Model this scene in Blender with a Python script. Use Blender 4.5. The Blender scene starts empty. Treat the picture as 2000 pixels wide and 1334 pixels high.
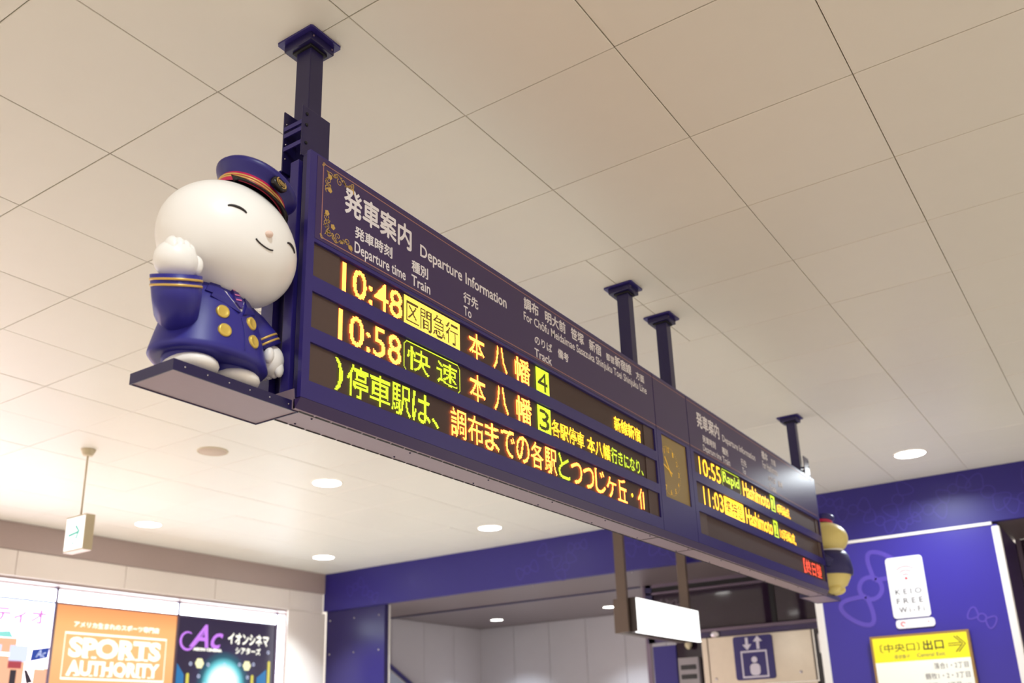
import bpy, bmesh, math, random
import numpy as np
from mathutils import Vector, Matrix, Euler
random.seed(7)
PI = math.pi
SC = bpy.context.scene
COL = SC.collection

# ------------------------------------------------------------------ camera
cd = bpy.data.cameras.new('camera'); cam = bpy.data.objects.new('camera', cd); COL.objects.link(cam)
F_PX, CX, CY = 1849.58, 1001.77, 825.13
cd.sensor_width = 36.0; cd.lens = F_PX / 2000 * 36; cd.sensor_fit = 'HORIZONTAL'
cd.shift_x = -(CX - 1000) / 2000; cd.shift_y = (CY - 667) / 2000
cd.clip_start = 0.05; cd.clip_end = 100
yaw, pitch, roll = (math.radians(a) for a in (-56.81932, 108.54321, -1.92899))
cam.matrix_world = (Matrix.Translation((-1.71691, -1.67358, 1.5)) @ Matrix.Rotation(yaw, 4, 'Z')
                    @ Matrix.Rotation(pitch, 4, 'X') @ Matrix.Rotation(roll, 4, 'Z'))
SC.camera = cam
cd.dof.use_dof = True; cd.dof.focus_distance = 3.05; cd.dof.aperture_fstop = 2.8

# ------------------------------------------------------------------ world, light, exposure
def lin(c):
    return tuple(((v / 255) / 12.92 if v / 255 <= .04045 else ((v / 255 + .055) / 1.055) ** 2.4) for v in c)
w = bpy.data.worlds.new('world'); SC.world = w; w.use_nodes = True
bg = w.node_tree.nodes['Background']
bg.inputs[0].default_value = (1.0, .88, .76, 1); bg.inputs[1].default_value = 1.12
SC.view_settings.view_transform = 'Standard'; SC.view_settings.look = 'None'
SC.view_settings.exposure = 0.12; SC.view_settings.gamma = 1.0; SC.view_settings.use_curve_mapping = False
HC = 3.617            # ceiling height
LAMP_W = 50.0         # watts of each downlight
LAMP_COL = (.84, .94, 1.0)
def area_lamp(name, loc, size, power, color, rot=(0, 0, 0), spread=PI, shape='DISK', size_y=None):
    l = bpy.data.lights.new(name, 'AREA'); l.shape = shape; l.size = size; l.energy = power; l.color = color; l.spread = spread
    if size_y: l.size_y = size_y
    o = bpy.data.objects.new(name, l); COL.objects.link(o); o.location = loc; o.rotation_euler = rot
    return o

# ------------------------------------------------------------------ materials
MATS = {}
def mat(name, rgb, rough=.5, metal=0., spec=.5, noise=0., nscale=40., bump=0., emit=None, estr=0., rnd=0., coat=0., linear=False):
    if name in MATS: return MATS[name]
    m = bpy.data.materials.new(name); m.use_nodes = True; nt = m.node_tree; b = nt.nodes['Principled BSDF']
    c = tuple(rgb) if linear else lin(rgb)
    b.inputs['Base Color'].default_value = (*c, 1)
    b.inputs['Roughness'].default_value = rough; b.inputs['Metallic'].default_value = metal
    b.inputs['Specular IOR Level'].default_value = spec; b.inputs['Coat Weight'].default_value = coat
    b.inputs['Coat Roughness'].default_value = .08
    tc = nt.nodes.new('ShaderNodeTexCoord'); nz = nt.nodes.new('ShaderNodeTexNoise')
    nz.inputs['Scale'].default_value = nscale; nz.inputs['Detail'].default_value = 4
    nt.links.new(tc.outputs['Object'], nz.inputs['Vector'])
    if noise > 0 or rnd > 0:
        mx = nt.nodes.new('ShaderNodeHueSaturation'); mx.inputs['Color'].default_value = (*c, 1)
        mr = nt.nodes.new('ShaderNodeMapRange'); mr.inputs['To Min'].default_value = 1 - noise; mr.inputs['To Max'].default_value = 1 + noise
        nt.links.new(nz.outputs['Fac'], mr.inputs['Value'])
        if rnd > 0:
            oi = nt.nodes.new('ShaderNodeObjectInfo'); r2 = nt.nodes.new('ShaderNodeMapRange')
            r2.inputs['To Min'].default_value = 1 - rnd; r2.inputs['To Max'].default_value = 1 + rnd
            ml = nt.nodes.new('ShaderNodeMath'); ml.operation = 'MULTIPLY'
            nt.links.new(oi.outputs['Random'], r2.inputs['Value']); nt.links.new(r2.outputs['Result'], ml.inputs[0])
            nt.links.new(mr.outputs['Result'], ml.inputs[1]); nt.links.new(ml.outputs[0], mx.inputs['Value'])
        else:
            nt.links.new(mr.outputs['Result'], mx.inputs['Value'])
        nt.links.new(mx.outputs['Color'], b.inputs['Base Color'])
    if bump > 0:
        bp = nt.nodes.new('ShaderNodeBump'); bp.inputs['Strength'].default_value = bump; bp.inputs['Distance'].default_value = .002
        nt.links.new(nz.outputs['Fac'], bp.inputs['Height']); nt.links.new(bp.outputs['Normal'], b.inputs['Normal'])
    if emit is not None:
        b.inputs['Emission Color'].default_value = (*(emit if linear else lin(emit)), 1); b.inputs['Emission Strength'].default_value = estr
    MATS[name] = m; return m
def glow(name, rgb, strength):           # something that gives off light
    if name in MATS: return MATS[name]
    m = mat(name, (10, 10, 10), rough=.4)
    b = m.node_tree.nodes['Principled BSDF']
    b.inputs['Emission Color'].default_value = (*rgb, 1); b.inputs['Emission Strength'].default_value = strength
    return m

M_ceil = mat('ceiling panel paint', (232, 229, 219), rough=.40, spec=.4, noise=.012, nscale=9, rnd=.012)
M_gap = mat('ceiling joint shadow gap', (150, 134, 114), rough=.9)
M_navy = mat('navy painted metal', (46, 36, 114), rough=.32, noise=.03, nscale=15, bump=.03)
M_navyd = mat('dark navy painted metal', (32, 25, 76), rough=.3, noise=.03, nscale=15, bump=.03)
M_film = mat('dark violet header film', (60, 42, 92), rough=.34, noise=.02, nscale=20)
M_under = mat('violet grey underside metal', (150, 130, 144), rough=.38, metal=.15, noise=.03)
M_black = mat('black recess', (14, 12, 18), rough=.6)
M_louvre = mat('brown black display louvre', (70, 50, 46), rough=.55, noise=.06, nscale=300)
M_blank = mat('display blanking plate', (82, 64, 60), rough=.5, noise=.03)
M_white = mat('white vinyl lettering', (240, 236, 240), rough=.5, noise=.01)
M_gold = mat('gold print', (208, 172, 96), rough=.4, metal=.25, noise=.05, nscale=200)
M_rose = mat('pink gold line print', (170, 120, 112), rough=.4, noise=.03)
M_steel = mat('bright screw steel', (190, 185, 190), rough=.25, metal=1, noise=.02)
M_porc = mat('glazed white resin', (252, 251, 248), rough=.38, noise=.01, nscale=6, coat=.15)
M_coat = mat('royal blue painted resin', (44, 40, 140), rough=.42, noise=.03, nscale=8)
M_goldp = mat('gold painted resin', (222, 184, 100), rough=.35, metal=.3, noise=.04)
M_brass = mat('pale gold button', (226, 196, 96), rough=.3, metal=.4, noise=.03)
M_band = mat('crimson painted resin', (200, 40, 84), rough=.4, noise=.03)
M_blk = mat('black gloss resin', (22, 20, 24), rough=.25, noise=.02)
M_cream = mat('cream yellow resin', (226, 208, 128), rough=.45, noise=.02)
M_wallp = mat('beige wall panel', (236, 226, 218), rough=.35, noise=.015, nscale=6, rnd=.01)
M_fascia = mat('grey brown fascia', (172, 153, 147), rough=.4, noise=.02)
M_beam = mat('blue film on beam', (44, 35, 122), rough=.42, spec=.4, noise=.03, nscale=4)
M_bow = mat('violet ribbon print', (62, 50, 146), rough=.42, spec=.4, noise=.02)
M_soff = mat('brown grey soffit metal', (116, 102, 104), rough=.4, metal=.1, noise=.03)
M_col = mat('dark indigo column film', (34, 24, 88), rough=.3, noise=.04, nscale=3)
M_panel = mat('royal blue wall film', (56, 46, 150), rough=.3, noise=.02, nscale=4)
M_bowl = mat('light violet ribbon print', (88, 70, 176), rough=.3, noise=.02)
M_trim = mat('white trim', (238, 234, 232), rough=.4, noise=.01)
M_glassd = mat('smoked glossy glass panel', (44, 30, 48), rough=.06, noise=.03, nscale=3)
M_frame = mat('shaft frame metal', (110, 94, 112), rough=.35, metal=.3, noise=.03)
M_inox = mat('brushed stainless steel', (200, 188, 172), rough=.3, metal=.85, noise=.06, nscale=12)
M_inner = mat('pale inner wall panel', (204, 200, 208), rough=.4, noise=.02, nscale=4)
M_innerc = mat('inner ceiling metal', (120, 108, 112), rough=.35, noise=.02)
M_floor = mat('pale stone floor', (206, 197, 184), rough=.35, noise=.04, nscale=3)
M_cream2 = mat('cream plastic', (206, 192, 160), rough=.45, noise=.02)
M_spk = mat('beige speaker grille', (196, 178, 160), rough=.7, noise=.08, nscale=300)
M_brownp = mat('brown pole metal', (98, 82, 72), rough=.4, metal=.2, noise=.03)
M_dkbox = mat('dark brown sign casing', (58, 46, 44), rough=.4, noise=.03)
M_yel = mat('yellow sign face', (246, 232, 40), rough=.4, emit=(246, 232, 40), estr=.05)
M_wsign = mat('white backlit sign face', (246, 246, 236), rough=.4, emit=(250, 246, 228), estr=.05)
M_wplate = mat('white plate', (248, 246, 250), rough=.3, noise=.005)
M_brz = mat('bronze sign frame', (160, 126, 76), rough=.4, metal=.3, noise=.03)
M_inkd = mat('black print', (40, 36, 40), rough=.5)
M_inkg = mat('grey print', (96, 90, 100), rough=.5)
M_inkr = mat('red print', (206, 70, 84), rough=.5)
M_lamp = glow('downlight diffuser', (1.0, .97, .92), 16.0)
M_lamp2 = glow('inner downlight diffuser', (1.0, .97, .92), 10.0)
M_ring = mat('white lamp ring', (236, 230, 220), rough=.4)
M_lit = glow('lit white acrylic', (1.0, .99, .96), 1.9)
M_lit2 = glow('lit white acrylic strip', (.80, .89, 1.0), 9.0)
M_LO = glow('amber led', (1.0, .21, .03), 8.0)
M_LY = glow('yellow led', (1.0, .50, .02), 3.4)
M_LG = glow('green led', (.66, .86, .03), 1.7)
M_LR = glow('red led', (1.0, .09, .04), 2.4)
M_LY2 = glow('pale yellow led', (1.0, .72, .10), 1.7)

# ------------------------------------------------------------------ mesh helpers
def link(name, me, parent=None, m=None, loc=None, label=None):
    o = bpy.data.objects.new(name, me); COL.objects.link(o)
    if m is not None and me is not None and not me.materials: me.materials.append(m)
    if parent is not None: o.parent = parent
    if loc is not None: o.location = loc
    if label: o['label'] = label
    return o
def tag(o, label=None, cat=None, group=None, kind=None):
    if label: o['label'] = label
    if cat: o['category'] = cat
    if group: o['group'] = group
    if kind: o['kind'] = kind
    return o
def empty(name, loc=(0, 0, 0), rz=0.):
    o = bpy.data.objects.new(name, None); COL.objects.link(o); o.location = loc; o.rotation_euler = (0, 0, rz)
    o.empty_display_size = .05; return o
class MB:
    """collects boxes, prisms, tubes and lathes into ONE mesh"""
    def __init__(s): s.v = []; s.f = []; s.sm = []
    def add(s, vs, fs, smooth=False):
        n = len(s.v); s.v += [tuple(p) for p in vs]; s.f += [tuple(i + n for i in f) for f in fs]; s.sm += [smooth] * len(fs); return s
    def box(s, x0, x1, y0, y1, z0, z1, bev=0.):
        if bev <= 0:
            vs = [(x, y, z) for x in (x0, x1) for y in (y0, y1) for z in (z0, z1)]
            return s.add(vs, [(0, 1, 3, 2), (4, 6, 7, 5), (0, 4, 5, 1), (2, 3, 7, 6), (0, 2, 6, 4), (1, 5, 7, 3)])
        bm = bmesh.new(); bmesh.ops.create_cube(bm, size=1)
        for v in bm.verts: v.co = Vector(((x0 + x1) / 2 + v.co.x * (x1 - x0), (y0 + y1) / 2 + v.co.y * (y1 - y0), (z0 + z1) / 2 + v.co.z * (z1 - z0)))
        bmesh.ops.bevel(bm, geom=list(bm.edges), offset=bev, segments=2, affect='EDGES', profile=.6)
        return s.frombm(bm)
    def frombm(s, bm, smooth=False, M=None):
        bm.verts.index_update()
        vs = [(M @ v.co) if M else v.co.copy() for v in bm.verts]; fs = [[v.index for v in f.verts] for f in bm.faces]
        bm.free(); return s.add(vs, fs, smooth)
    def prism(s, pts, axis, a, b, smooth=False):
        """polygon in the two other axes extruded along axis from a to b; pts order follows xyz order of remaining axes"""
        n = len(pts)
        def mk(p, t):
            q = list(p); q.insert(axis, t); return tuple(q)
        vs = [mk(p, a) for p in pts] + [mk(p, b) for p in pts]
        fs = [tuple(range(n))[::-1], tuple(range(n, 2 * n))] + [(i, (i + 1) % n, n + (i + 1) % n, n + i) for i in range(n)]
        return s.add(vs, fs, smooth)
    def tube(s, pts, r, n=10, smooth=True, cap=True):
        pts = [Vector(p) for p in pts]; rs = r if hasattr(r, '__len__') else [r] * len(pts)
        vs = []; up = Vector((0, 0, 1))
        for i, p in enumerate(pts):
            d = (pts[min(i + 1, len(pts) - 1)] - pts[max(i - 1, 0)]).normalized()
            a = d.cross(up); a = a.normalized() if a.length > .05 else d.cross(Vector((1, 0, 0))).normalized()
            b = d.cross(a)
            for k in range(n):
                t = 2 * PI * k / n; vs.append(p + (a * math.cos(t) + b * math.sin(t)) * rs[i])
        fs = [(i * n + k, i * n + (k + 1) % n, (i + 1) * n + (k + 1) % n, (i + 1) * n + k) for i in range(len(pts) - 1) for k in range(n)]
        if cap: fs += [tuple(range(n)), tuple(range((len(pts) - 1) * n, len(pts) * n))[::-1]]
        return s.add(vs, fs, smooth)
    def lathe(s, prof, c=(0, 0, 0), n=32, sx=1, sy=1, smooth=True, M=None, f=None):
        """prof: list of (r, z); closes at r=0"""
        vs = []; idx = []
        for r, z in prof:
            if r <= 1e-6: idx.append([len(vs)]); vs.append(Vector((0, 0, z)))
            else:
                idx.append([len(vs) + k for k in range(n)])
                for k in range(n):
                    t = 2 * PI * k / n; vs.append(Vector((r * sx * math.cos(t), r * sy * math.sin(t), z)))
        fs = []
        for A, B in zip(idx, idx[1:]):
            if len(A) == 1 and len(B) == 1: continue
            for k in range(n):
                k2 = (k + 1) % n
                if len(A) == 1: fs.append((A[0], B[k2], B[k]))
                elif len(B) == 1: fs.append((A[k], A[k2], B[0]))
                else: fs.append((A[k], A[k2], B[k2], B[k]))
        if f: vs = [Vector(f(*v)) for v in vs]
        if M: vs = [M @ v for v in vs]
        vs = [v + Vector(c) for v in vs]
        return s.add(vs, fs, smooth)
    def ball(s, c, r, n=24, M=None, f=None):
        r = r if hasattr(r, '__len__') else (r, r, r); k = n // 2
        prof = [(max(0., math.sin(PI * i / k)), -math.cos(PI * i / k)) for i in range(k + 1)]
        prof[0] = (0, -1); prof[-1] = (0, 1)
        T = Matrix.Diagonal((*r, 1)); T = (M @ T) if M else T
        return s.lathe(prof, c, n, M=T, f=f)
    def mesh(s, name='mesh'):
        me = bpy.data.meshes.new(name); me.from_pydata(s.v, [], s.f)
        me.polygons.foreach_set('use_smooth', s.sm)
        bm = bmesh.new(); bm.from_mesh(me); bmesh.ops.recalc_face_normals(bm, faces=list(bm.faces)); bm.to_mesh(me); bm.free()
        me.update(); return me
    def build(s, name, m, parent=None, loc=None, label=None):
        return link(name, s.mesh(name), parent, m, loc, label)

# a 2D drawing plane standing in the scene: u to the right, v up, n towards the viewer
class Plane:
    def __init__(s, o, u, v=(0, 0, 1)):
        s.o = Vector(o); s.u = Vector(u).normalized(); s.v = Vector(v).normalized(); s.n = s.u.cross(s.v)
    def __call__(s, x, y, h=0.): return s.o + s.u * x + s.v * y + s.n * h
def strip(mb, P, pts, w, h=.0006, closed=False, thick=.0006, taper=False):
    """flat printed line of width w along 2D points, laid h proud of the plane"""
    n = len(pts); vs = []; fs = []
    for i, p in enumerate(pts):
        a = Vector(pts[(i - 1) % n] if closed or i > 0 else pts[i]); b = Vector(pts[(i + 1) % n] if closed or i < n - 1 else pts[i])
        d = (b - a); d = d.normalized() if d.length > 1e-9 else Vector((1, 0)); q = Vector((-d.y, d.x))
        ww = w * (.35 + .65 * math.sin(PI * (i + .5) / n)) if taper else w
        for sgn in (-.5, .5):
            e = Vector(p) + q * ww * sgn; vs.append(P(e.x, e.y, h))
    m = n if closed else n - 1
    for i in range(m):
        j = (i + 1) % n; fs.append((2 * i, 2 * i + 1, 2 * j + 1, 2 * j))
    mb.add(vs, fs)
def poly(mb, P, pts, h=.0006): mb.add([P(x, y, h) for x, y in pts], [tuple(range(len(pts)))])
def slab(mb, P, pts, h0, h1):
    n = len(pts); mb.add([P(x, y, h0) for x, y in pts] + [P(x, y, h1) for x, y in pts],
        [tuple(range(n))[::-1], tuple(range(n, 2 * n))] + [(i, (i + 1) % n, n + (i + 1) % n, n + i) for i in range(n)])
def rrect(x0, x1, y0, y1, r, n=5):
    out = []
    for cx, cy, a in ((x1 - r, y1 - r, 0), (x0 + r, y1 - r, PI / 2), (x0 + r, y0 + r, PI), (x1 - r, y0 + r, 1.5 * PI)):
        out += [(cx + r * math.cos(a + PI / 2 * k / n), cy + r * math.sin(a + PI / 2 * k / n)) for k in range(n + 1)]
    return out
def rect(x0, x1, y0, y1): return [(x0, y0), (x1, y0), (x1, y1), (x0, y1)]
def arc(cx, cy, r, a0, a1, n=16, ry=None): return [(cx + r * math.cos(a0 + (a1 - a0) * k / n), cy + (ry or r) * math.sin(a0 + (a1 - a0) * k / n)) for k in range(n + 1)]

_glyph = {}
def glyphs(s, bold=0., shear=0.):
    """text outline triangles from Blender's own built-in font, normalised ink box: verts (n,2), tris (m,3), aspect"""
    k = (s, bold, shear)
    if k in _glyph: return _glyph[k]
    cu = bpy.data.curves.new('txt', 'FONT'); cu.body = s; cu.size = 1; cjk = any(ord(ch) > 0x2fff or ord(ch) == 0x30fb for ch in s); cu.offset = 0 if cjk else bold; cu.shear = shear; cu.resolution_u = 3
    o = bpy.data.objects.new('txt', cu); COL.objects.link(o)
    dg = bpy.context.evaluated_depsgraph_get(); me = bpy.data.meshes.new_from_object(o.evaluated_get(dg), depsgraph=dg)
    v = np.array([q.co[:2] for q in me.vertices]); me.calc_loop_triangles()
    t = np.array([list(q.vertices) for q in me.loop_triangles])
    if cjk and bold > 0:                     # heavier strokes: shifted copies of the outline
        d = bold * .9; n = len(v)
        sh_ = ((-d, 0), (d, 0), (0, d), (0, -d))
        v = np.concatenate([v + np.array(q) for q in sh_]); t = np.concatenate([t + n * i for i in range(len(sh_))])
    bpy.data.objects.remove(o); bpy.data.curves.remove(cu); bpy.data.meshes.remove(me)
    lo, hi = v.min(0), v.max(0); asp = (hi[0] - lo[0]) / (hi[1] - lo[1])
    _glyph[k] = ((v - lo) / (hi - lo), t, asp); return _glyph[k]
def text_mesh(mb, P, s, x0, x1, y0, y1, h=.0008, bold=.0, shear=0.):
    v, t, asp = glyphs(s, bold, shear)
    n4 = max(1, len(v) // 4); multi = bold > 0 and any(ord(ch) > 0x2fff or ord(ch) == 0x30fb for ch in s)
    mb.add([P(x0 + a * (x1 - x0), y0 + b * (y1 - y0), h + (.00012 * min(3, i // n4) if multi else 0)) for i, (a, b) in enumerate(v)], [tuple(q) for q in t])
def text(name, P, s, x0, x1, y0, y1, m, parent, h=.0008, bold=.0, shear=0.):
    mb = MB(); text_mesh(mb, P, s, x0, x1, y0, y1, h, bold, shear)
    me = bpy.data.meshes.new(name); me.from_pydata(mb.v, [], mb.f); me.update()
    return tag(link(name, me, parent, m), kind='stuff' if len(s) > 1 else None)

# led matrices: the characters are rasterised to a dot grid, one small square lamp per lit dot
PITCH = .00412
def raster(s, W, H, bold=0.):
    v, t, a = glyphs(s, bold); g = np.zeros((H, W), bool)
    X = v[:, 0] * W; Y = v[:, 1] * H
    for tr in t:
        x, y = X[tr], Y[tr]
        i0, i1 = int(max(0, math.floor(x.min() - .5))), int(min(W - 1, math.ceil(x.max())))
        j0, j1 = int(max(0, math.floor(y.min() - .5))), int(min(H - 1, math.ceil(y.max())))
        if i1 < i0 or j1 < j0: continue
        gx, gy = np.meshgrid(np.arange(i0, i1 + 1) + .5, np.arange(j0, j1 + 1) + .5)
        d = (x[1] - x[0]) * (y[2] - y[0]) - (x[2] - x[0]) * (y[1] - y[0])
        if abs(d) < 1e-9: continue
        l1 = ((x[1] - gx) * (y[2] - gy) - (x[2] - gx) * (y[1] - gy)) / d
        l2 = ((x[2] - gx) * (y[0] - gy) - (x[0] - gx) * (y[2] - gy)) / d
        e = -.03
        g[j0:j1 + 1, i0:i1 + 1] |= (l1 >= e) & (l2 >= e) & (1 - l1 - l2 >= e)
    return g
def led(parent, P, x0, x1, y0, y1, grid, m, h=.004):
    H, W = grid.shape; px, py = (x1 - x0) / W, (y1 - y0) / H; vs = []; fs = []
    js, is_ = np.nonzero(grid)
    for j, i in zip(js, is_):
        cx, cy = x0 + (i + .5) * px, y0 + (j + .5) * py; a, b = px * .43, py * .43; n = len(vs)
        vs += [P(cx - a, cy - b, h), P(cx + a, cy - b, h), P(cx + a, cy + b, h), P(cx - a, cy + b, h)]; fs.append((n, n + 1, n + 2, n + 3))
    me = bpy.data.meshes.new('led_text'); me.from_pydata(vs, [], fs); me.update()
    return tag(link('led_text', me, parent, m), kind='stuff')
def led_text(parent, P, s, x0, x1, y0, y1, m, bold=0., box=None):
    """box: None | 'fill' (dark letters on lit ground) | 'line' (lit outline round the letters)"""
    W, H = max(3, round((x1 - x0) / PITCH)), max(3, round((y1 - y0) / PITCH))
    if box is None: g = raster(s, W, H, bold)
    else:
        pad = 3; g = np.zeros((H, W), bool)
        n = len(s); inner = raster(s, W - 2 * pad - (2 if box == 'line' else 0), H - 2 * pad, bold)
        o = pad + (1 if box == 'line' else 0); t = np.zeros((H, W), bool); t[pad:pad + inner.shape[0], o:o + inner.shape[1]] = inner
        if box == 'fill': g = ~t
        else:
            g = t; g[0, 3:-3] = g[-1, 3:-3] = True; g[3:-3, 0] = g[3:-3, -1] = True
            for a, b in ((1, 2), (2, 1)):
                for jj in (a, H - 1 - a):
                    for ii in (b, W - 1 - b): g[jj, ii] = True
    return led(parent, P, x0, x1, y0, y1, g, m)

# ================================================================== SETTING
T = .6
floor = MB().box(-14, 16, -14, 7.6, -.1, 0).build('floor', M_floor); tag(floor, kind='structure')
ceiling = MB().box(-2.8, 7.18, -3.2, 7.14, HC + .012, HC + .06).build('ceiling', M_gap); tag(ceiling, kind='structure')
GAP = .0016
def tile_mesh(sx, sy):
    b = .0018; z = HC; t = .011
    x0, x1, y0, y1 = GAP, sx - GAP, GAP, sy - GAP
    vs = [(x0 + b, y0 + b, 0), (x1 - b, y0 + b, 0), (x1 - b, y1 - b, 0), (x0 + b, y1 - b, 0), (x0, y0, b), (x1, y0, b), (x1, y1, b), (x0, y1, b),
          (x0, y0, t), (x1, y0, t), (x1, y1, t), (x0, y1, t)]
    fs = [(3, 2, 1, 0)] + [(i, (i + 1) % 4, 4 + (i + 1) % 4, 4 + i) for i in range(4)] + [(4 + i, 4 + (i + 1) % 4, 8 + (i + 1) % 4, 8 + i) for i in range(4)] + [(8, 9, 10, 11)]
    me = bpy.data.meshes.new('ceiling_tile'); me.from_pydata(vs, [], fs); me.update(); me.materials.append(M_ceil); return me
TM = {}
def tile(x, y, sx, sy):
    k = (round(sx, 3), round(sy, 3))
    if k not in TM: TM[k] = tile_mesh(sx, sy)
    o = link('ceiling_tile', TM[k], ceiling, loc=(x, y, HC + random.uniform(-.0006, .0006)))
    o.rotation_euler = (random.uniform(-1, 1) * .0009, random.uniform(-1, 1) * .0009, 0)
for i in range(-4, 12):
    for j in range(-5, 12):
        x, y = i * T, j * T; sy = min(T, 7.13 - y)
        if i in (3, 4) and j == 0:
            tile(x, y, T, .19); tile(x, y + .19, T, T - .19)
        else: tile(x, y, min(T, 7.18 - x), sy)

MB().box(-2.4, 7.18, -6.5, -3.002, HC, HC + .05).build('plain_ceiling_field', M_ceil, ceiling)
# left wall: proud fascia, row of wall panels, pilaster, recess for the light boxes
wl = MB().box(-2.5, 7.2, 7.42, 7.5, 0, HC).build('wall_left', M_fascia); tag(wl, kind='structure')
MB().box(-2.5, 7.16, 7.11, 7.41, 3.36, HC - .002, bev=.003).build('fascia_band', M_fascia, wl)
xs = [-1.56, -.4, .76, 1.94, 3.10, 4.27, 5.43, 6.57, 7.15]
for a, b in zip(xs, xs[1:]):
    MB().box(a + .003, b - .003, 7.125, 7.17, 3.115, 3.357, bev=.003).build('wall_panel', M_wallp, wl)
MB().box(6.565, 7.2, 7.13, 7.16, 1.4, 3.11, bev=.004).build('pilaster_panel', M_wallp, wl)
MB().box(6.565, 7.2, 7.13, 7.16, 0, 1.394, bev=.004).build('pilaster_panel', M_wallp, wl)
MB().box(6.70, 6.74, 7.165, 7.41, 0, 3.09).build('recess_jamb', M_fascia, wl)
MB().box(-2.5, 6.70, 7.17, 7.41, 3.09, 3.14).build('recess_soffit', M_fascia, wl)
MB().box(-2.5, 6.56, 7.17, 7.41, 0, .9).build('plinth', M_wallp, wl)

# blue beam across the hall with soffit
XB = 7.18
beam = MB().box(XB, XB + .06, -6.5, 7.15, 3.14, HC + .05, bev=.002).build('trim_1', M_beam); tag(beam, kind='structure')
MB().box(XB + .002, 8.3, -5, 7.15, 3.142, 3.17).build('soffit', M_soff, beam)
MB().box(8.28, 8.33, 3.2, 7.15, 3.128, 3.165).build('soffit_edge', M_navyd, beam)
PB = Plane((XB, 0, 0), (0, -1, 0))       # u = -Y
def yz(mb, y, z, s, ang, P, w, tails=True, h=.0012):
    """plain two-looped ribbon outline printed on the film"""
    ca, sa = math.cos(ang), math.sin(ang)
    R = lambda p: (-y + s * (p[0] * ca - p[1] * sa), z + s * (p[0] * sa + p[1] * ca))
    cnt = [0]
    def add(pts, closed=True): cnt[0] += 1; strip(mb, P, [R(p) for p in pts], w, h=h + cnt[0] * .00025, closed=closed)
    add(arc(0, 0, .29, 0, 2 * PI, 24)[:-1])
    for sg in (-1, 1):
        add([(sg * (.24 + .72 * math.sin(PI * t / 30) ** 1.1), .50 * math.sin(2 * PI * (t / 30)) * (.75 + .25 * math.sin(PI * t / 30))) for t in range(31)], closed=False)
        if tails and sg > 5: add([(sg * .1, -.17), (sg * .3, -.5), (sg * .5, -.86)], closed=False)
mb = MB()
for k, (y, z, s, a) in enumerate([(4.02, 3.30, .15, .3), (3.72, 3.42, .17, -.7), (3.52, 3.28, .16, .9), (3.36, 3.48, .12, .1), (2.62, 3.42, .18, .5), (2.35, 3.3, .17, -.3),
        (1.95, 3.45, .15, .8), (.42, 3.42, .16, .2), (.2, 3.28, .15, -.6), (.02, 3.45, .17, .9), (-.22, 3.32, .16, -.2), (-.45, 3.47, .15, .5), (-.72, 3.4, .19, -.8), (-.98, 3.3, .16, .4), (-1.15, 3.48, .16, 0),
        (6.6, 3.4, .15, .4), (6.35, 3.28, .14, -.5), (.62, 3.52, .12, -.3), (-.05, 3.24, .1, .4)]):
    yz(mb, y, z, s, a, PB, .009)
mb.build('ribbon_print', M_bow, beam)
# column under the beam, left end
colm = MB().box(XB + .045, XB + .12, 6.15, 7.13, 0, 3.142, bev=.003).build('column', M_col); tag(colm, kind='structure')
colm.name = 'trim_2'
MB().box(XB + .12, XB + .135, 6.135, 6.16, 0, 3.14).build('edge_strip', M_trim, colm)
for yy in (7.06, 6.65, 6.24):
    for zz in (3.02, 2.6, 2.18, 1.7):
        MB().ball((XB + .043, yy, zz), .012, n=10).build('screw', M_steel, colm)
for k in range(7):
    MB().ball((XB + .03 + .08, 6.5 - k * .62, 3.139), .009, n=8).build('screw', M_steel, beam)
# inner room behind the beam
ib = MB().box(10.42, 10.5, 2.6, 7.1, 0, 3.2).build('wall_back', M_inner); tag(ib, kind='structure')
for k in range(7):
    MB().box(10.40, 10.42, 6.985 - .62 * (k + 1) + .003, 6.985 - .62 * k - .003, 1.3, 3.138, bev=.002).build('wall_panel', M_inner, ib)
il = MB().box(8.31, 10.42, 7.0, 7.1, 0, 3.2).build('wall_inner', M_inner); tag(il, kind='structure')
for k in range(3): MB().box(8.33 + k * .7, 8.33 + (k + 1) * .7 - .005, 6.985, 7.0, 1.3, 3.138, bev=.002).build('wall_panel', M_inner, il)
ic = MB().box(8.33, 10.42, .5, 7.0, 3.143, 3.2).build('ceiling_inner', M_innerc); tag(ic, kind='structure')

# lift shaft front
XS = 8.3
sh = MB().box(XS + .03, XS + .06, .85, 3.15, 2.57, 3.14).build('wall_shaft', M_black); tag(sh, kind='structure')
for a, b in ((.87, 1.62), (1.68, 3.08)):
    MB().box(XS, XS + .02, a, b, 2.6, 3.02, bev=.002).build('glass_panel', M_glassd, sh)
MB().box(XS - .01, XS + .02, 1.625, 1.675, 2.52, 3.02).build('mullion', M_black, sh)
MB().box(XS - .03, XS + .03, .85, 3.13, 3.105, 3.142, bev=.003).build('top_rail', M_frame, sh)
MB().box(XS - .02, XS + .03, .85, 3.13, 3.055, 3.105).build('rail_recess', M_black, sh)
MB().box(XS - .03, XS + .03, .85, 3.13, 3.025, 3.052, bev=.003).build('middle_rail', M_frame, sh)
MB().box(XS - .04, XS + .03, .85, 3.13, 2.555, 2.59, bev=.003).build('lower_rail', M_frame, sh)
MB().box(XS - .03, XS + .03, .85, 3.13, 2.49, 2.552).build('lintel', M_film, sh)
MB().box(XS - .02, XS + .04, 3.11, 3.16, 1.2, 3.14).build('side_frame', M_frame, sh)
for y0, y1 in ((3.04, 3.12),): MB().box(XS - .03, XS + .03, y0, y1, 2.49, 3.14).build('corner_post', M_navyd, sh)
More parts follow.
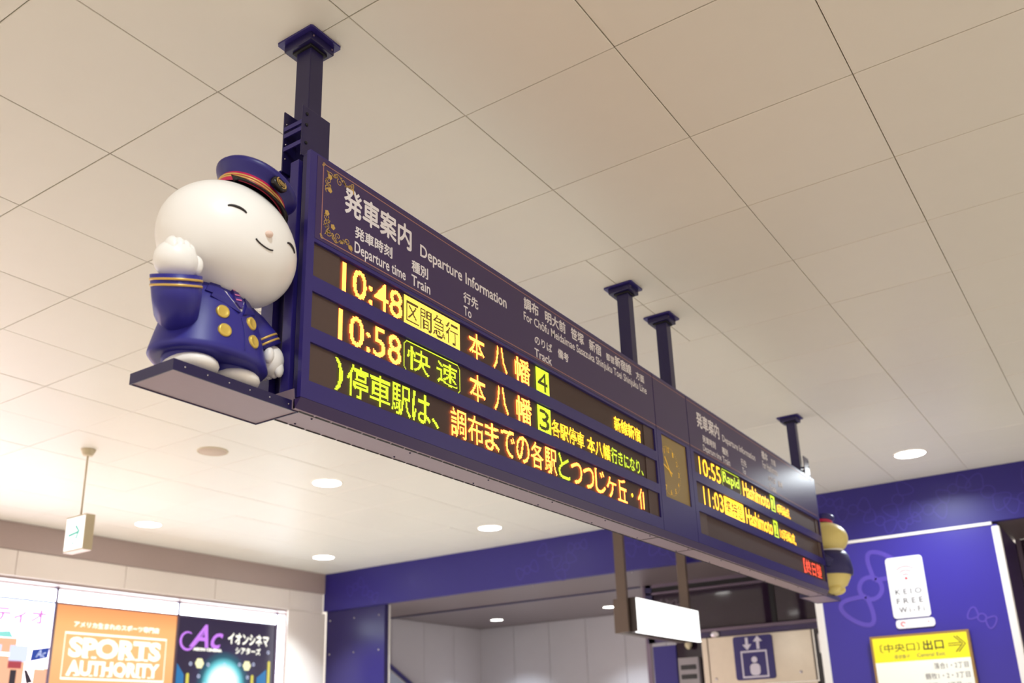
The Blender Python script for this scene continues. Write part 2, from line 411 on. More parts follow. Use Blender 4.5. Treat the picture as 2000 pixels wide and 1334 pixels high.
# stainless cladding round the lift door
MB().box(XS - .06, XS + .02, 1.27, 2.40, 1.98, 2.488, bev=.004).build('steel_panel', M_inox, sh)
MB().box(XS - .06, XS + .02, 1.26, 2.40, 1.0, 1.972, bev=.004).build('steel_panel', M_inox, sh)
MB().box(XS - .07, XS + .02, 2.405, 2.47, 1.0, 2.488, bev=.004).build('steel_jamb', M_inox, sh)
MB().box(XS + .0, XS + .03, 2.47, 2.80, 1.0, 2.47).build('dark_glazing', M_glassd, sh)
MB().box(XS - .02, XS + .02, 2.80, 3.08, 1.0, 2.45, bev=.004).build('blue_panel', M_beam, sh)
MB().box(XS + .0, XS + .03, .85, 1.26, 1.0, 2.488).build('dark_glazing', M_glassd, sh)
PS = Plane((XS, 0, 0), (0, -1, 0))
for y, z in ((1.42, 2.07), (2.34, 2.05)):
    MB().ball((XS - .062, y, z), (.006, .016, .016), n=12).build('screw', M_steel, sh)
# cursive marks on the glass (not legible in the photograph): flowing strokes
mb = MB()
for bx, bz, s in ((-2.96, 2.93, .34), (-1.16, 2.64, .3)):
    pts = [(bx + s * t / 40 + .02 * math.sin(t * .9), bz + .035 * math.sin(t * .62 + .5) * (1 + .3 * math.sin(t * .21)) - .02 * t / 40) for t in range(41)]
    strip(mb, PS, pts, .009, h=.006)
mb.build('glass_flourish', M_frame, sh)
MB().lathe([(0, 0), (.045, 0), (.05, .004), (.03, .01), (0, .012)], n=24, sx=1.3, M=Matrix.Translation((XS - .031, 2.32, 2.522)) @ Matrix.Rotation(-PI / 2, 4, 'Y') @ Matrix.Rotation(PI / 2, 4, 'Z')).build('oval_emblem', M_steel, sh)

# blue partition to the right, with white corner trims
wr = MB().box(XB + .002, 8.32, -.735, .868, 0, 3.115).build('wall_right', M_panel); tag(wr, kind='structure')
MB().box(XB - .012, XB + .05, -.752, -.69, 0, 3.10, bev=.012).build('corner_trim', M_trim, wr)
MB().box(XB - .012, XB + .05, .815, .885, 0, 3.10, bev=.012).build('corner_trim', M_trim, wr)
MB().box(XB - .01, XB + .03, -.70, .83, 3.112, 3.139, bev=.004).build('top_trim', M_trim, wr)
MB().box(XB + .06, 8.3, -.745, -.737, 0, 3.11).build('side_lining', M_film, wr)
mb = MB(); yz(mb, .37, 2.69, .34, .95, PB, .040, tails=False, h=.0005); mb.build('ribbon_print', M_bowl, wr)
mb = MB(); yz(mb, -.49, 2.35, .115, -.55, PB, .012, tails=False, h=.0005); mb.build('ribbon_print', M_bowl, wr)
sr = MB().box(8.3, 8.34, -3.2, -.745, 0, 3.14).build('wall_far_right', M_glassd); tag(sr, kind='structure')
MB().box(8.27, 8.30, -.79, -.75, 0, 3.14, bev=.003).build('frame_edge', M_frame, sr)
mb = MB(); strip(mb, PS, [(.86 + .03 * math.sin(t * .8), 2.75 - .012 * t + .02 * math.sin(t * .5)) for t in range(18)], .008, h=.004); mb.build('glass_flourish', M_frame, sr)

# ================================================================== DOWNLIGHTS, SPEAKER
def downlight(x, y, z, label, group='recessed downlights in the panel ceiling', r=.118, m=None, watts=LAMP_W, shared=None, spread=96):
    o = empty('downlight', (x, y, z)); tag(o, label, 'downlight', group)
    if shared: ring, disc = shared
    else:
        ring = MB().lathe([(r + .014, 0), (r + .014, -.003), (r + .004, -.006), (r, -.004), (r, 0)], n=40).mesh('trim_ring'); ring.materials.append(M_ring)
        disc = MB().lathe([(0, -.0035), (r, -.0035), (r, 0), (0, 0)], n=40).mesh('diffuser'); disc.materials.append(m or M_lamp)
    link('trim_ring', ring, o); link('diffuser', disc, o)
    if watts:
        l = area_lamp('lamp', (0, 0, -.008), r * 1.9, watts, LAMP_COL, spread=math.radians(spread)); l.parent = o
    return ring, disc
t6 = lambda a: a * T
S0 = downlight(t6(6.5), t6(6.5), HC, 'round lit ceiling downlight just below the long display, nearest of the left ones')
downlight(t6(6.5), t6(10.5), HC, 'round lit downlight nearest the hanging arrow box, above the grey fascia', shared=S0)
downlight(t6(10.5), t6(6.5), HC, 'round lit downlight above the blue beam, right of the other left ones', shared=S0)
downlight(t6(10.5), t6(10.5), HC, 'round lit downlight in the ceiling corner where fascia meets blue beam', shared=S0)
downlight(t6(10.5), t6(-.5), HC, 'round lit downlight right of the display, above the blue wall', shared=S0, watts=LAMP_W * .62, spread=156)
for x, y in ((.5, 6.5), (.5, 10.5), (6.5, -4.5), (-1.5, -1.5), (-2.5, 3.5), (10.5, -4.5)):  # camera-side ones are unseen lamps added to light figurine and board
    downlight(t6(x), t6(y), HC, 'round unseen ceiling downlight, the camera-side ones added as fill light', 'downlights outside the photograph', shared=S0, watts=LAMP_W * (.28 if x < 9 else 1.2), spread=96 if y > 0 or x > 0 else 165)
S1 = downlight(9.62, 6.13, 3.143, 'small lit downlight in the dark inner ceiling behind the beam', 'inner downlights', r=.085, m=M_lamp2, watts=16)
downlight(9.62, 4.3, 3.143, 'downlight of the inner ceiling hidden behind the beam', 'inner downlights', shared=S1, watts=16)
sp = empty('ceiling_speaker', (2.7, 3.9, HC)); tag(sp, 'flat round beige speaker grille in the ceiling, unlit', 'speaker')
MB().lathe([(0, -.006), (.10, -.006), (.104, -.002), (.104, 0)], n=40).build('grille', M_spk, sp)
MB().lathe([(.104, 0), (.104, -.007), (.112, -.006), (.114, 0)], n=40).build('rim', M_cream2, sp)

# ================================================================== LIGHT BOXES ON THE LEFT WALL
PA = Plane((0, 7.30, 0), (1, 0, 0))
def printmat(name, rgb, s=1.0): return glow(name, lin(rgb), s)
E_white = printmat('backlit white print', (250, 248, 255), 2.1); E_or = None
def gradmat(name, ramp, z0, z1, strength, radial=None, axis=2):
    m = bpy.data.materials.new(name); m.use_nodes = True; nt = m.node_tree; b = nt.nodes['Principled BSDF']
    b.inputs['Base Color'].default_value = (.02, .02, .02, 1); b.inputs['Roughness'].default_value = .3
    tc = nt.nodes.new('ShaderNodeTexCoord'); mr = nt.nodes.new('ShaderNodeMapRange'); cr = nt.nodes.new('ShaderNodeValToRGB')
    if radial:
        vm = nt.nodes.new('ShaderNodeVectorMath'); vm.operation = 'DISTANCE'; vm.inputs[1].default_value = radial
        nt.links.new(tc.outputs['Object'], vm.inputs[0]); nt.links.new(vm.outputs['Value'], mr.inputs['Value'])
    else:
        sx = nt.nodes.new('ShaderNodeSeparateXYZ'); nt.links.new(tc.outputs['Object'], sx.inputs[0]); nt.links.new(sx.outputs[axis], mr.inputs['Value'])
    mr.inputs['From Min'].default_value = z0; mr.inputs['From Max'].default_value = z1
    nt.links.new(mr.outputs['Result'], cr.inputs['Fac'])
    els = cr.color_ramp.elements
    while len(els) < len(ramp): els.new(.5)
    for e, (p, c) in zip(els, ramp): e.position = p; e.color = (*lin(c), 1)
    nt.links.new(cr.outputs['Color'], b.inputs['Emission Color']); b.inputs['Emission Strength'].default_value = strength
    return m
def lightbox(x0, x1, face, label):
    o = empty('advertising_light_box', (0, 0, 0)); tag(o, label, 'advertisement')
    MB().box(x0 + .013, x1, 7.325, 7.40, .95, 3.085).build('casing', M_fascia, o)
    MB().box(x0 + .012, x1 - .012, 7.30, 7.32, 2.942, 3.062).build('top_strip', M_lit2, o)
    f = MB().box(x0 + .012, x1 - .012, 7.30, 7.32, 1.0, 2.925).build('poster', face, o)
    MB().box(x0 + .013, x1 - .013, 7.29, 7.31, 2.925, 2.942).build('crossbar', M_frame, o)
    MB().box(x1 - .012, x1 + .012, 7.285, 7.32, .95, 3.085).build('mullion', M_frame, o)
    return o
E_lw = gradmat('backlit white poster', [(0, (255, 214, 200)), (.6, (250, 240, 250)), (1, (205, 222, 255))], 1.9, 2.9, 4.0)
b1 = lightbox(2.22, 3.645, E_lw, 'bright white backlit advertisement with pink kana and orange houses, leftmost')
for q in ((.78, 2.20), (-.66, .76)):
    o = lightbox(q[0], q[1], E_lw, 'white backlit advertisement panel outside the photograph, further left')
    o['group'] = 'advertisements outside the photograph'
E_pk = printmat('pink print', (232, 140, 222), .95); E_sk = printmat('salmon house print', (255, 186, 150), 1.05); E_te = printmat('teal roof print', (150, 230, 220), 1.0)
E_bl = printmat('blue flag print', (40, 72, 170), .9); E_rd = printmat('red shop print', (190, 70, 80), .9); E_dk = printmat('dark print', (60, 46, 60), .7); E_lb = printmat('pale blue print', (216, 224, 255), 1.1)
text('poster_lettering', PA, 'ティオ', 3.05, 3.56, 2.705, 2.85, E_pk, b1, h=.004, bold=.03)
def prints(parent, name, m, polys, h=.004):
    mb = MB()
    for p in polys: poly(mb, PA, p, h)
    me = bpy.data.meshes.new(name); me.from_pydata(mb.v, [], mb.f); return link(name, me, parent, m)
prints(b1, 'roof_print', E_te, [[(2.98, 2.57), (3.26, 2.57), (3.22, 2.63), (3.04, 2.61)]])
prints(b1, 'house_print', E_sk, [rect(2.9, 3.30, 2.43, 2.565), rect(2.9, 3.40, 1.2, 2.40), rect(3.50, 3.632, 1.2, 2.30)])
prints(b1, 'sign_print', E_lb, [rect(3.24, 3.42, 2.35, 2.5), rect(3.1, 3.16, 2.44, 2.5)], h=.006)
prints(b1, 'flag_print', E_bl, [[(3.45, 2.36), (3.62, 2.40), (3.63, 2.50), (3.46, 2.47)]], h=.006)
text('poster_lettering', PA, 'Ac', 3.50, 3.60, 2.40, 2.475, E_lb, b1, h=.008, shear=.3)
prints(b1, 'shop_print', E_rd, [rect(3.24, 3.37, 2.29, 2.36)], h=.006)
prints(b1, 'door_print', E_dk, [rect(3.27, 3.33, 2.13, 2.275), [(3.40, 2.28), (3.43, 2.28), (3.50, 2.17), (3.44, 2.15)]], h=.006)
tag(prints(b1, 'wall_print', E_white, [rect(3.42, 3.60, 2.29, 2.35), rect(2.95, 3.12, 2.2, 2.35)], h=.005), kind='stuff')

E_org = gradmat('backlit orange poster', [(0, (255, 176, 112)), (.55, (255, 196, 130)), (.8, (255, 190, 120)), (1, (255, 158, 96))], 2.0, 2.93, 1.0)
b2 = lightbox(3.645, 5.09, E_org, 'orange backlit advertisement with white framed block lettering')
E_wp = printmat('white backlit lettering', (255, 252, 236), 1.5)
text('poster_lettering', PA, 'アメリカ生まれのスポーツ専門店', 3.86, 4.86, 2.715, 2.775, E_wp, b2, h=.004, bold=.045)
mb = MB(); strip(mb, PA, rect(3.78, 4.96, 2.215, 2.655), .022, h=.004, closed=True); mb.build('printed_frame', E_wp, b2)
def serif(s, x0, x1, y0, y1, cap, o):
    text('poster_lettering', PA, s, x0, x1, y0, y1, E_wp, o, h=.004, bold=.05)
serif('SPORTS', 3.83, 4.90, 2.42, 2.62, 1, b2)
serif('AUTHORITY', 3.83, 4.90, 2.245, 2.395, 1, b2)
# slab serifs of the block lettering
mb = MB()
for x in (4.02, 4.11, 4.42, 4.5, 4.62, 4.72): poly(mb, PA, rect(x - .025, x + .03, 2.418, 2.436), .0045)
for x in (3.85, 3.93, 4.1, 4.22, 4.3, 4.45, 4.66, 4.78): poly(mb, PA, rect(x - .02, x + .02, 2.243, 2.256), .0045)
tag(mb.build('letter_serifs', E_wp, b2), kind='stuff')

E_burst = gradmat('backlit night poster', [(0, (255, 255, 250)), (.36, (245, 255, 250)), (.48, (110, 215, 225)), (.60, (20, 90, 110)), (.75, (40, 30, 70)), (1, (38, 26, 58))], 0, .52, 1.05, radial=(5.77, 7.30, 2.20))
b3 = lightbox(5.09, 6.535, E_burst, 'dark backlit advertisement with violet script letters, white kana and light burst')
E_vi = printmat('violet script print', (206, 130, 245), 1.1); E_yf = printmat('pale yellow flower print', (250, 246, 190), 1.2); E_cy = printmat('cyan beam print', (50, 130, 190), .9); E_yl = printmat('yellow tube print', (226, 214, 90), 1.0)
text('poster_lettering', PA, 'Ac', 5.26, 5.73, 2.60, 2.86, E_vi, b3, h=.004, shear=.35, bold=.012)
mb = MB(); strip(mb, PA, arc(5.24, 2.665, .095, math.radians(60), math.radians(320), 26) + [(5.36, 2.65), (5.44, 2.74), (5.50, 2.83)], .03, h=.004, taper=True); mb.build('script_swash', E_vi, b3)
mb = MB(); text_mesh(mb, PA, 'AEON CINEMA', 5.32, 5.72, 2.565, 2.60, .005, .05); mb.build('poster_lettering', E_wp, b3)
text('poster_lettering', PA, 'イオンシネマ', 5.80, 6.42, 2.665, 2.80, E_wp, b3, h=.004, bold=.04)
text('poster_lettering', PA, 'シアターズ', 5.92, 6.30, 2.56, 2.64, E_wp, b3, h=.004, bold=.04)
mb = MB()
for fx, fz in ((5.42, 2.43), (6.10, 2.43)):
    for k in range(6): poly(mb, PA, arc(fx + .033 * math.cos(k * PI / 3), fz + .033 * math.sin(k * PI / 3), .027, 0, 2 * PI, 10)[:-1], .004 + k * .0001)
    poly(mb, PA, arc(fx, fz, .03, 0, 2 * PI, 10)[:-1], .005)
for fx, fz in ((5.53, 2.16), (5.97, 2.16)): poly(mb, PA, arc(fx, fz, .035, 0, 2 * PI, 14)[:-1], .004)
tag(mb.build('flower_print', E_yf, b3), kind='stuff')
mb = MB()
for fx, fz in ((5.30, 2.42), (5.54, 2.42), (5.77, 2.43), (5.99, 2.44), (6.2, 2.45), (5.42, 2.29), (5.62, 2.27), (6.12, 2.30), (6.42, 2.60), (5.96, 2.29), (5.5, 2.2)):
    strip(mb, PA, arc(fx, fz, .017, 0, 2 * PI, 10)[:-1], .008, h=.004, closed=True)
tag(mb.build('ring_print', E_lb, b3), kind='stuff')
tag(prints(b3, 'beam_print', E_cy, [[(5.12, 1.2), (5.24, 1.2), (5.22, 2.3), (5.12, 2.42)], [(6.25, 1.2), (6.42, 1.2), (6.40, 2.4), (6.26, 2.3)]]), kind='stuff')
mb = MB()
for x, z1 in ((5.27, 2.32), (5.40, 2.12), (6.19, 2.33), (6.44, 2.5)): poly(mb, PA, rrect(x - .02, x + .02, 1.2, z1, .019), .0045)
tag(mb.build('tube_print', E_yl, b3), kind='stuff')
prints(b3, 'base_print', printmat('purple print', (130, 60, 190), .9), [rrect(5.42, 5.50, 1.9, 2.15, .03)], h=.0046)
MB().box(6.547, 6.662, 7.30, 7.32, .95, 2.925).build('edge_strip', M_lit2, b3)
MB().box(6.547, 6.662, 7.30, 7.32, 2.942, 3.062).build('edge_strip', M_lit2, b3)
MB().box(6.662, 6.69, 7.285, 7.40, .95, 3.085).build('mullion', M_fascia, b3)

# ================================================================== DEPARTURE BOARD
YF = .08; X0, X1 = -.058, 4.755; ZT, ZB = 3.146, 2.381; YC = .187
PF = Plane((0, YF, 0), (1, 0, 0))
board = empty('departure_board', (2.35, YC, 2.352)); tag(board, 'long navy suspended departure board with amber and green dot matrix rows', 'departure board')
# children are modelled in world coordinates, so undo the root offset
def kid(o): o.parent = board; o.matrix_parent_inverse = Matrix.Translation((-2.35, -YC, -2.352)); return o
def P_(mb, name, m, label=None):
    o = mb.build(name, m, None, label=label); return kid(o)
ROWS = ((2.749, 2.856), (2.592, 2.702), (2.434, 2.548))
def face(x0, x1, wins, name, m):
    mb = MB(); xs_ = sorted({x0, x1, *[w_[0] for w_ in wins], *[w_[1] for w_ in wins]}); zs = sorted({ZB, ZT, *[w_[2] for w_ in wins], *[w_[3] for w_ in wins]})
    for a, b in zip(xs_, xs_[1:]):
        run = None
        for c, d in zip(zs, zs[1:]):
            inside = any(w_[0] <= (a + b) / 2 <= w_[1] and w_[2] <= (c + d) / 2 <= w_[3] for w_ in wins)
            if not inside: mb.box(a, b, YF, YF + .014, c, d)
    return P_(mb, name, m)
wl_ = [(-.03, 2.168, a, b) for a, b in ROWS]; wr_ = [(2.622, 4.737, a, b) for a, b in ROWS]; wc_ = [(2.243, 2.532, 2.548, 2.855)]
face(X0, 2.187, wl_, 'front_panel', M_navy)
face(2.190, 2.578, wc_, 'front_panel', M_navy)
face(2.581, X1, wr_, 'front_panel', M_navy)
for a, b in ((X0 + .028, 2.186), (2.192, 2.576), (2.583, X1 - .02)):
    P_(MB().box(a, b, YF - .0012, YF + .002, 2.868, ZT - .006), 'header_film', M_film)
PH = Plane((0, YF - .0012, 0), (1, 0, 0))
# body behind the face
P_(MB().box(X0 + .004, X1 - .004, YF + .0145, YF + .034, ZB + .002, ZT - .004, bev=.002), 'front_casing', M_navyd)
P_(MB().box(X0 + .02, X1 - .02, YF + .034, .20, 2.37, 3.10), 'core_casing', M_navyd)
P_(MB().prism([(X0, 2.40), (X1, 2.40), (X1, 3.122), (X1 - .03, ZT), (X0 + .03, ZT), (X0, 3.122)], 1, .205, .252), 'rear_casing', M_navy)
P_(MB().box(X0 + .004, X0 + .03, .131, .166, 2.39, 3.135, bev=.002), 'end_channel', M_navy)
P_(MB().box(X1 - .03, X1 - .004, .131, .166, 2.39, 3.135, bev=.002), 'end_channel', M_navy)
P_(MB().box(X0 + .004, X0 + .012, YF + .014, YF + .017, ZB + .01, ZT - .01), 'end_edge_strip', M_steel)
P_(MB().prism([(YF + .001, ZB - .0005), (.102, 2.352), (.108, 2.3525), (.108, 2.3795), (YF + .016, 2.3795)], 0, X0 + .002, X1 - .002), 'lower_chamfer', M_film)
P_(MB().prism([(.102, 2.352), (.214, 2.352), (.25, 2.383), (.25, 2.41), (.108, 2.41)], 0, X0 + .002, X1 - .002), 'underside_panel', M_under)
P_(MB().box(X0 + .002, X1 - .002, .1010, .1035, 2.3508, 2.3535), 'lip_strip', M_under)
sm = MB().box(-.027, .027, -.0026, .0026, -.0012, .0006).mesh('vent_slot'); sm.materials.append(M_black)
for k in range(76):
    for y in (.1072, .2090):
        o = link('vent_slot', sm); kid(o); o.location = (X0 + .05 + k * .063, y, 2.3515)
P_(MB().box(X0 + .03, X1 - .03, .1135, .1150, 2.3512, 2.3525), 'joint_line', M_black)
for k in range(12):
    for y in (.128, .192): P_(MB().ball((X0 + .09 + k * .42, y, 2.352), .0035, n=8), 'screw', M_navyd)
for x in (2.187, 2.578): P_(MB().box(x + .0005, x + .0025, .11, .205, 2.3505, 2.3525), 'joint_line', M_black)
# display boards in the windows, sill pieces
disp = []
for (a, b, zz, who) in [(-.03, 2.168, r, 'l') for r in ROWS] + [(2.622, 4.737, r, 'r') for r in ROWS]:
    z0, z1 = zz
    d = P_(MB().box(a, b, YF + .0125, YF + .0142, z0, z1), 'led_display', M_louvre); disp.append(d)
    for (p, q) in ((a, a + .112), (b - .10 if who == 'l' else b - .07, b)):
        mbb = MB().box(p, q, YF + .0085, YF + .0125, z0, z1).build('blanking_plate', M_blank); mbb.parent = d
PL = Plane((0, YF + .0123, 0), (1, 0, 0))
def LT(i, *a, **k):
    o = led_text(None, PL, *a, **k); o.parent = disp[i]; return o
h = .006
def R(i, pad=.004): return ROWS[i][0] + pad, ROWS[i][1] - pad
y0, y1 = R(0)
LT(0, '10:48', .094, .364, y0 + .002, y1 - .004, M_LO, bold=.003)
LT(0, '区間急行', .372, .666, y0 - .003, y1, M_LY2, box='fill')
for s, a, b in (('本', .719, .809), ('八', .865, .952), ('幡', 1.003, 1.106)): LT(0, s, a, b, y0 + .002, y1 - .002, M_LO, bold=.012); LT(1, s, a, b, R(1)[0] + .002, R(1)[1] - .002, M_LO, bold=.012)
LT(0, '4', 1.148, 1.243, y0 - .003, y1, M_LG, box='fill')
LT(0, '新線新宿', 1.778, 2.031, 2.756, 2.822, M_LY, bold=.02)
y0, y1 = R(1)
LT(1, '10:58', .084, .360, y0 + .002, y1 - .004, M_LO, bold=.003)
LT(1, '快 速', .372, .664, y0 - .003, y1, M_LG, box='line', bold=.01)
LT(1, '3', 1.148, 1.243, y0 - .003, y1, M_LG, box='fill')
LT(1, '各駅停車', 1.247, 1.500, 2.600, 2.668, M_LY, bold=.012)
LT(1, '本八幡', 1.525, 1.722, 2.600, 2.668, M_LY, bold=.012)
LT(1, '行きになり、', 1.730, 2.031, 2.600, 2.668, M_LG, bold=.012)
y0, y1 = R(2)
c = .0965
def cell(k): return .604 + c * k
LT(2, ')', .076, .108, y0 + .004, y1 - .004, M_LG, bold=.02)
for k, s in zip((-5, -4, -3, -2), '停車駅は'): LT(2, s, cell(k) + .003, cell(k) + c - .004, y0 + .004, y1 - .004, M_LG, bold=.01)
LT(2, '、', cell(-1) + .003, cell(-1) + .04, y0 + .006, y0 + .036, M_LG, bold=.01)
for k, s in enumerate('調布までの各駅とつつじヶ丘'):
    lo = {'ヶ': .03, 'つ': .018}.get(s, .004)
    LT(2, s, cell(k) + .005, cell(k) + c - .006, y0 + .004, y1 - .002 - (.012 if s == 'ヶ' else 0) - (.012 if s in 'つ' else 0), M_LG if s == 'と' else M_LO, bold=.006)
LT(2, '・', cell(13) + .035, cell(13) + .053, y0 + .042, y0 + .060, M_LY, bold=.02)
LT(2, 'イ', cell(14) + .004, cell(14) + .044, y0 + .004, y1 - .004, M_LO, bold=.02)
LT(2, '|', cell(14) + .052, cell(14) + .062, y0 + .008, y1 - .02, M_LO, bold=.03)
y0, y1 = R(0)
LT(3, '10:55', 2.700, 2.985, y0 + .002, y1 - .004, M_LY, bold=-.004)
LT(3, 'Rapid', 3.003, 3.275, y0 - .003, y1, M_LG, box='line', bold=.015)
LT(3, 'Hashimoto', 3.315, 3.752, y0 + .004, y1 - .008, M_LY, bold=.012)
LT(3, '2', 3.777, 3.852, y0 - .003, y1, M_LG, box='fill')
LT(3, '8両編成,', 3.882, 4.13, y0 + .004, y1 - .030, M_LY, bold=.012)
y0, y1 = R(1)
LT(4, '11:03', 2.722, 2.982, y0 + .002, y1 - .004, M_LY, bold=-.004)
LT(4, '準特急', 3.0, 3.285, y0 - .003, y1, M_LY, box='fill')
LT(4, 'Hashimoto', 3.315, 3.752, y0 + .004, y1 - .008, M_LY, bold=.012)
LT(4, '2', 3.777, 3.852, y0 - .003, y1, M_LG, box='fill')
LT(4, '10両編成,', 3.882, 4.18, y0 + .004, y1 - .030, M_LY, bold=.012)
y0, y1 = R(2)
LT(5, '【終日整', 4.285, 4.66, y0 + .008, y1 - .006, M_LR, bold=0)
# header lettering
def HT(s, a, b, c_, d, bold=.022):
    o = text('header_lettering', PH, s, a, b, c_, d, M_white, None, h=.0006, bold=bold); kid(o)
HT('発車案内', .082, .397, 3.006, 3.098, .03)
HT('Departure Information', .441, .946, 3.000, 3.058, .018)
HT('発車時刻', .131, .303, 2.941, 2.983, .03); HT('Departure time', .132, .368, 2.881, 2.930, .015)
HT('種別', .397, .482, 2.941, 2.983, .03); HT('Train', .397, .493, 2.892, 2.930, .015)
HT('行先', .676, .764, 2.938, 2.980, .03); HT('To', .677, .722, 2.890, 2.926, .015)
for s, a, b in (('調布', 1.066, 1.172), ('明大前', 1.219, 1.378), ('笹塚', 1.421, 1.529), ('新宿', 1.573, 1.680), ('新宿線', 1.806, 1.966)): HT(s, a, b, 3.060, 3.112, .03)
HT('都営', 1.723, 1.800, 3.062, 3.098, .03); HT('方面', 2.011, 2.096, 3.060, 3.100, .03)
HT('For Chōfu Meidaimae Sasazuka Shinjuku Toei Shinjuku Line', 1.062, 2.114, 3.001, 3.050, .012)
HT('のりば', 1.134, 1.262, 2.938, 2.976, .025); HT('備考', 1.306, 1.390, 2.938, 2.978, .03); HT('Track', 1.130, 1.256, 2.884, 2.920, .015)
HT('発車案内', 2.697, 3.006, 3.006, 3.092, .03)
HT('Departure Information', 3.046, 3.556, 2.998, 3.050, .015)
HT('発車時刻', 2.755, 2.933, 2.935, 2.977, .03); HT('Departure time', 2.752, 3.000, 2.878, 2.924, .012)
HT('種別', 3.022, 3.108, 2.935, 2.975, .03); HT('Train', 3.016, 3.126, 2.884, 2.922, .012)
HT('行先', 3.302, 3.388, 2.932, 2.974, .03); HT('To', 3.312, 3.362, 2.886, 2.922, .012)
HT('橋本', 3.678, 3.788, 3.056, 3.110, .03); HT('方面', 3.842, 3.930, 3.056, 3.096, .03); HT('For Hashimoto', 3.678, 3.948, 2.998, 3.044, .012)
HT('のりば', 3.756, 3.886, 2.932, 2.972, .025); HT('備考', 3.93, 4.016, 2.932, 2.972, .03); HT('Track', 3.756, 3.88, 2.880, 2.916, .012)
# printed border line and scroll corners
def border(xa, xb, seam):
    mb = MB()
    strip(mb, PH, [(xa, 2.882), (xa, 3.122)], .0032, h=.0005)
    strip(mb, PH, [(xa, 3.124), (seam, 3.124)], .0032, h=.0005); strip(mb, PH, [(seam + .004, 3.124), (xb, 3.124)], .0032, h=.0005)
    strip(mb, PH, [(xa, 2.880), (seam, 2.880)], .0032, h=.0005); strip(mb, PH, [(seam + .004, 2.880), (xb, 2.880)], .0032, h=.0005)
    P_(mb, 'border_line', M_rose)
border(-.006, 2.572, 2.187)
mb = MB(); strip(mb, PH, [(2.586, 3.124), (4.70, 3.124)], .0032, h=.0005); strip(mb, PH, [(2.586, 2.880), (4.70, 2.880)], .0032, h=.0005); P_(mb, 'border_line', M_rose)
def spiral(cx, cy, r, a0, turns, sgn=1, n=22): return [(cx + r * (1 - .82 * k / n) * math.cos(a0 + sgn * 2 * PI * turns * k / n), cy + r * (1 - .82 * k / n) * math.sin(a0 + sgn * 2 * PI * turns * k / n)) for k in range(n + 1)]
def ornament(cx, cz, sz, flowers):
    """vine scroll growing from a corner along +x and along sz*z"""
    mb = MB(); A = lambda pts: [(cx + .84 * x, cz + sz * .84 * y) for x, y in pts]
    S = lambda pts, w_=.0022: strip(mb, PH, A(pts), w_, h=.0006)
    for p in (spiral(.0, .0, .0075, 0, 1.2), spiral(-.004, -.004, .005, PI, 1.3)): S(p, .0018)
    S([(.014 + t * .0075, -.02 - .013 * math.sin(t * .62) + .004 * math.cos(t)) for t in range(19)])
    S([(.02 + .011 * math.sin(t * .6), -.02 - t * .0052) for t in range(15)])
    for x, y, r, a, s_ in ((.03, -.030, .016, 0, 1), (.055, -.017, .011, 1, -1), (.078, -.034, .014, 2, 1), (.10, -.02, .01, 0, -1), (.125, -.033, .013, 3, 1), (.022, -.052, .012, 1, -1), (.03, -.07, .010, 2, 1), (.017, -.085, .012, 0, 1), (.143, -.02, .008, 1, -1)):
        S(spiral(x, y, r, a, 1.15, s_))
    def leaf(x, y, a, l):
        p = [(0, 0), (l * .35, l * .28), (l, 0), (l * .35, -l * .28)]
        poly(mb, PH, A([(x + u * math.cos(a) - v * math.sin(a), y + u * math.sin(a) + v * math.cos(a)) for u, v in p]), .0006)
    for k in range(26):
        t = k / 25; x, y = (.02 + .13 * t, -.022 - .012 * math.sin(t * 11)); leaf(x, y, random.uniform(-2.5, 2.5), random.uniform(.006, .011))
    for k in range(14): leaf(.02 + .012 * math.sin(k * .9), -.025 - .0055 * k, random.uniform(-2.5, 2.5), random.uniform(.006, .011))
    for fx, fy in flowers:
        for q in range(5): poly(mb, PH, A(arc(fx + .006 * math.cos(q * 1.257), fy + .006 * math.sin(q * 1.257), .0052, 0, 2 * PI, 8)[:-1]), .0007 + q * .00003)
    P_(mb, 'gold_scroll_print', M_gold)
ornament(-.004, 3.122, 1, [(.146, -.036), (.032, -.088), (.03, -.036)])
ornament(-.004, 2.883, -1, [(.140, -.018), (.022, -.102), (.052, -.060)])

# clock window
ck = P_(MB().box(2.243, 2.532, YF + .006, YF + .010, 2.548, 2.855), 'clock', mat('olive gold clock glass', (150, 128, 74), rough=.22, noise=.05, nscale=14))
PC = Plane((0, YF + .0058, 0), (1, 0, 0)); M_ck = mat('gold clock print', (236, 190, 66), rough=.4, metal=.1, emit=(236, 180, 40), estr=.25); ccx, ccz, cr_ = 2.316, 2.686, .122
def ck_part(mb, name, m=M_ck): o = mb.build(name, m); o.parent = ck
mb = MB()
for k in range(60):
    if k % 5 and ccx + cr_ * math.cos(PI / 2 - k * PI / 30) > 2.25: a = PI / 2 - k * PI / 30; poly(mb, PC, arc(ccx + cr_ * .98 * math.cos(a), ccz + cr_ * .98 * math.sin(a), .0022, 0, 2 * PI, 6)[:-1], .0006)
mb.v = [v for v in mb.v]; ck_part(mb, 'minute_marks')
for k in range(1, 13):
    a = PI / 2 - k * PI / 6; x, z = ccx + .104 * math.cos(a), ccz + .104 * math.sin(a)
    if x < 2.258: continue
    wd = .014 if k < 10 else .024
    o = text('numeral', PC, str(k), x - wd / 2, x + wd / 2, z - .013, z + .013, M_ck, None, h=.0006, bold=.01); o.parent = ck
mb = MB()
a = PI / 2 - (10.8 / 12) * 2 * PI; strip(mb, PC, [(ccx - .03 * math.cos(a), ccz - .03 * math.sin(a)), (ccx + .078 * math.cos(a), ccz + .078 * math.sin(a))], .009, h=.0012); ck_part(mb, 'hour_hand')
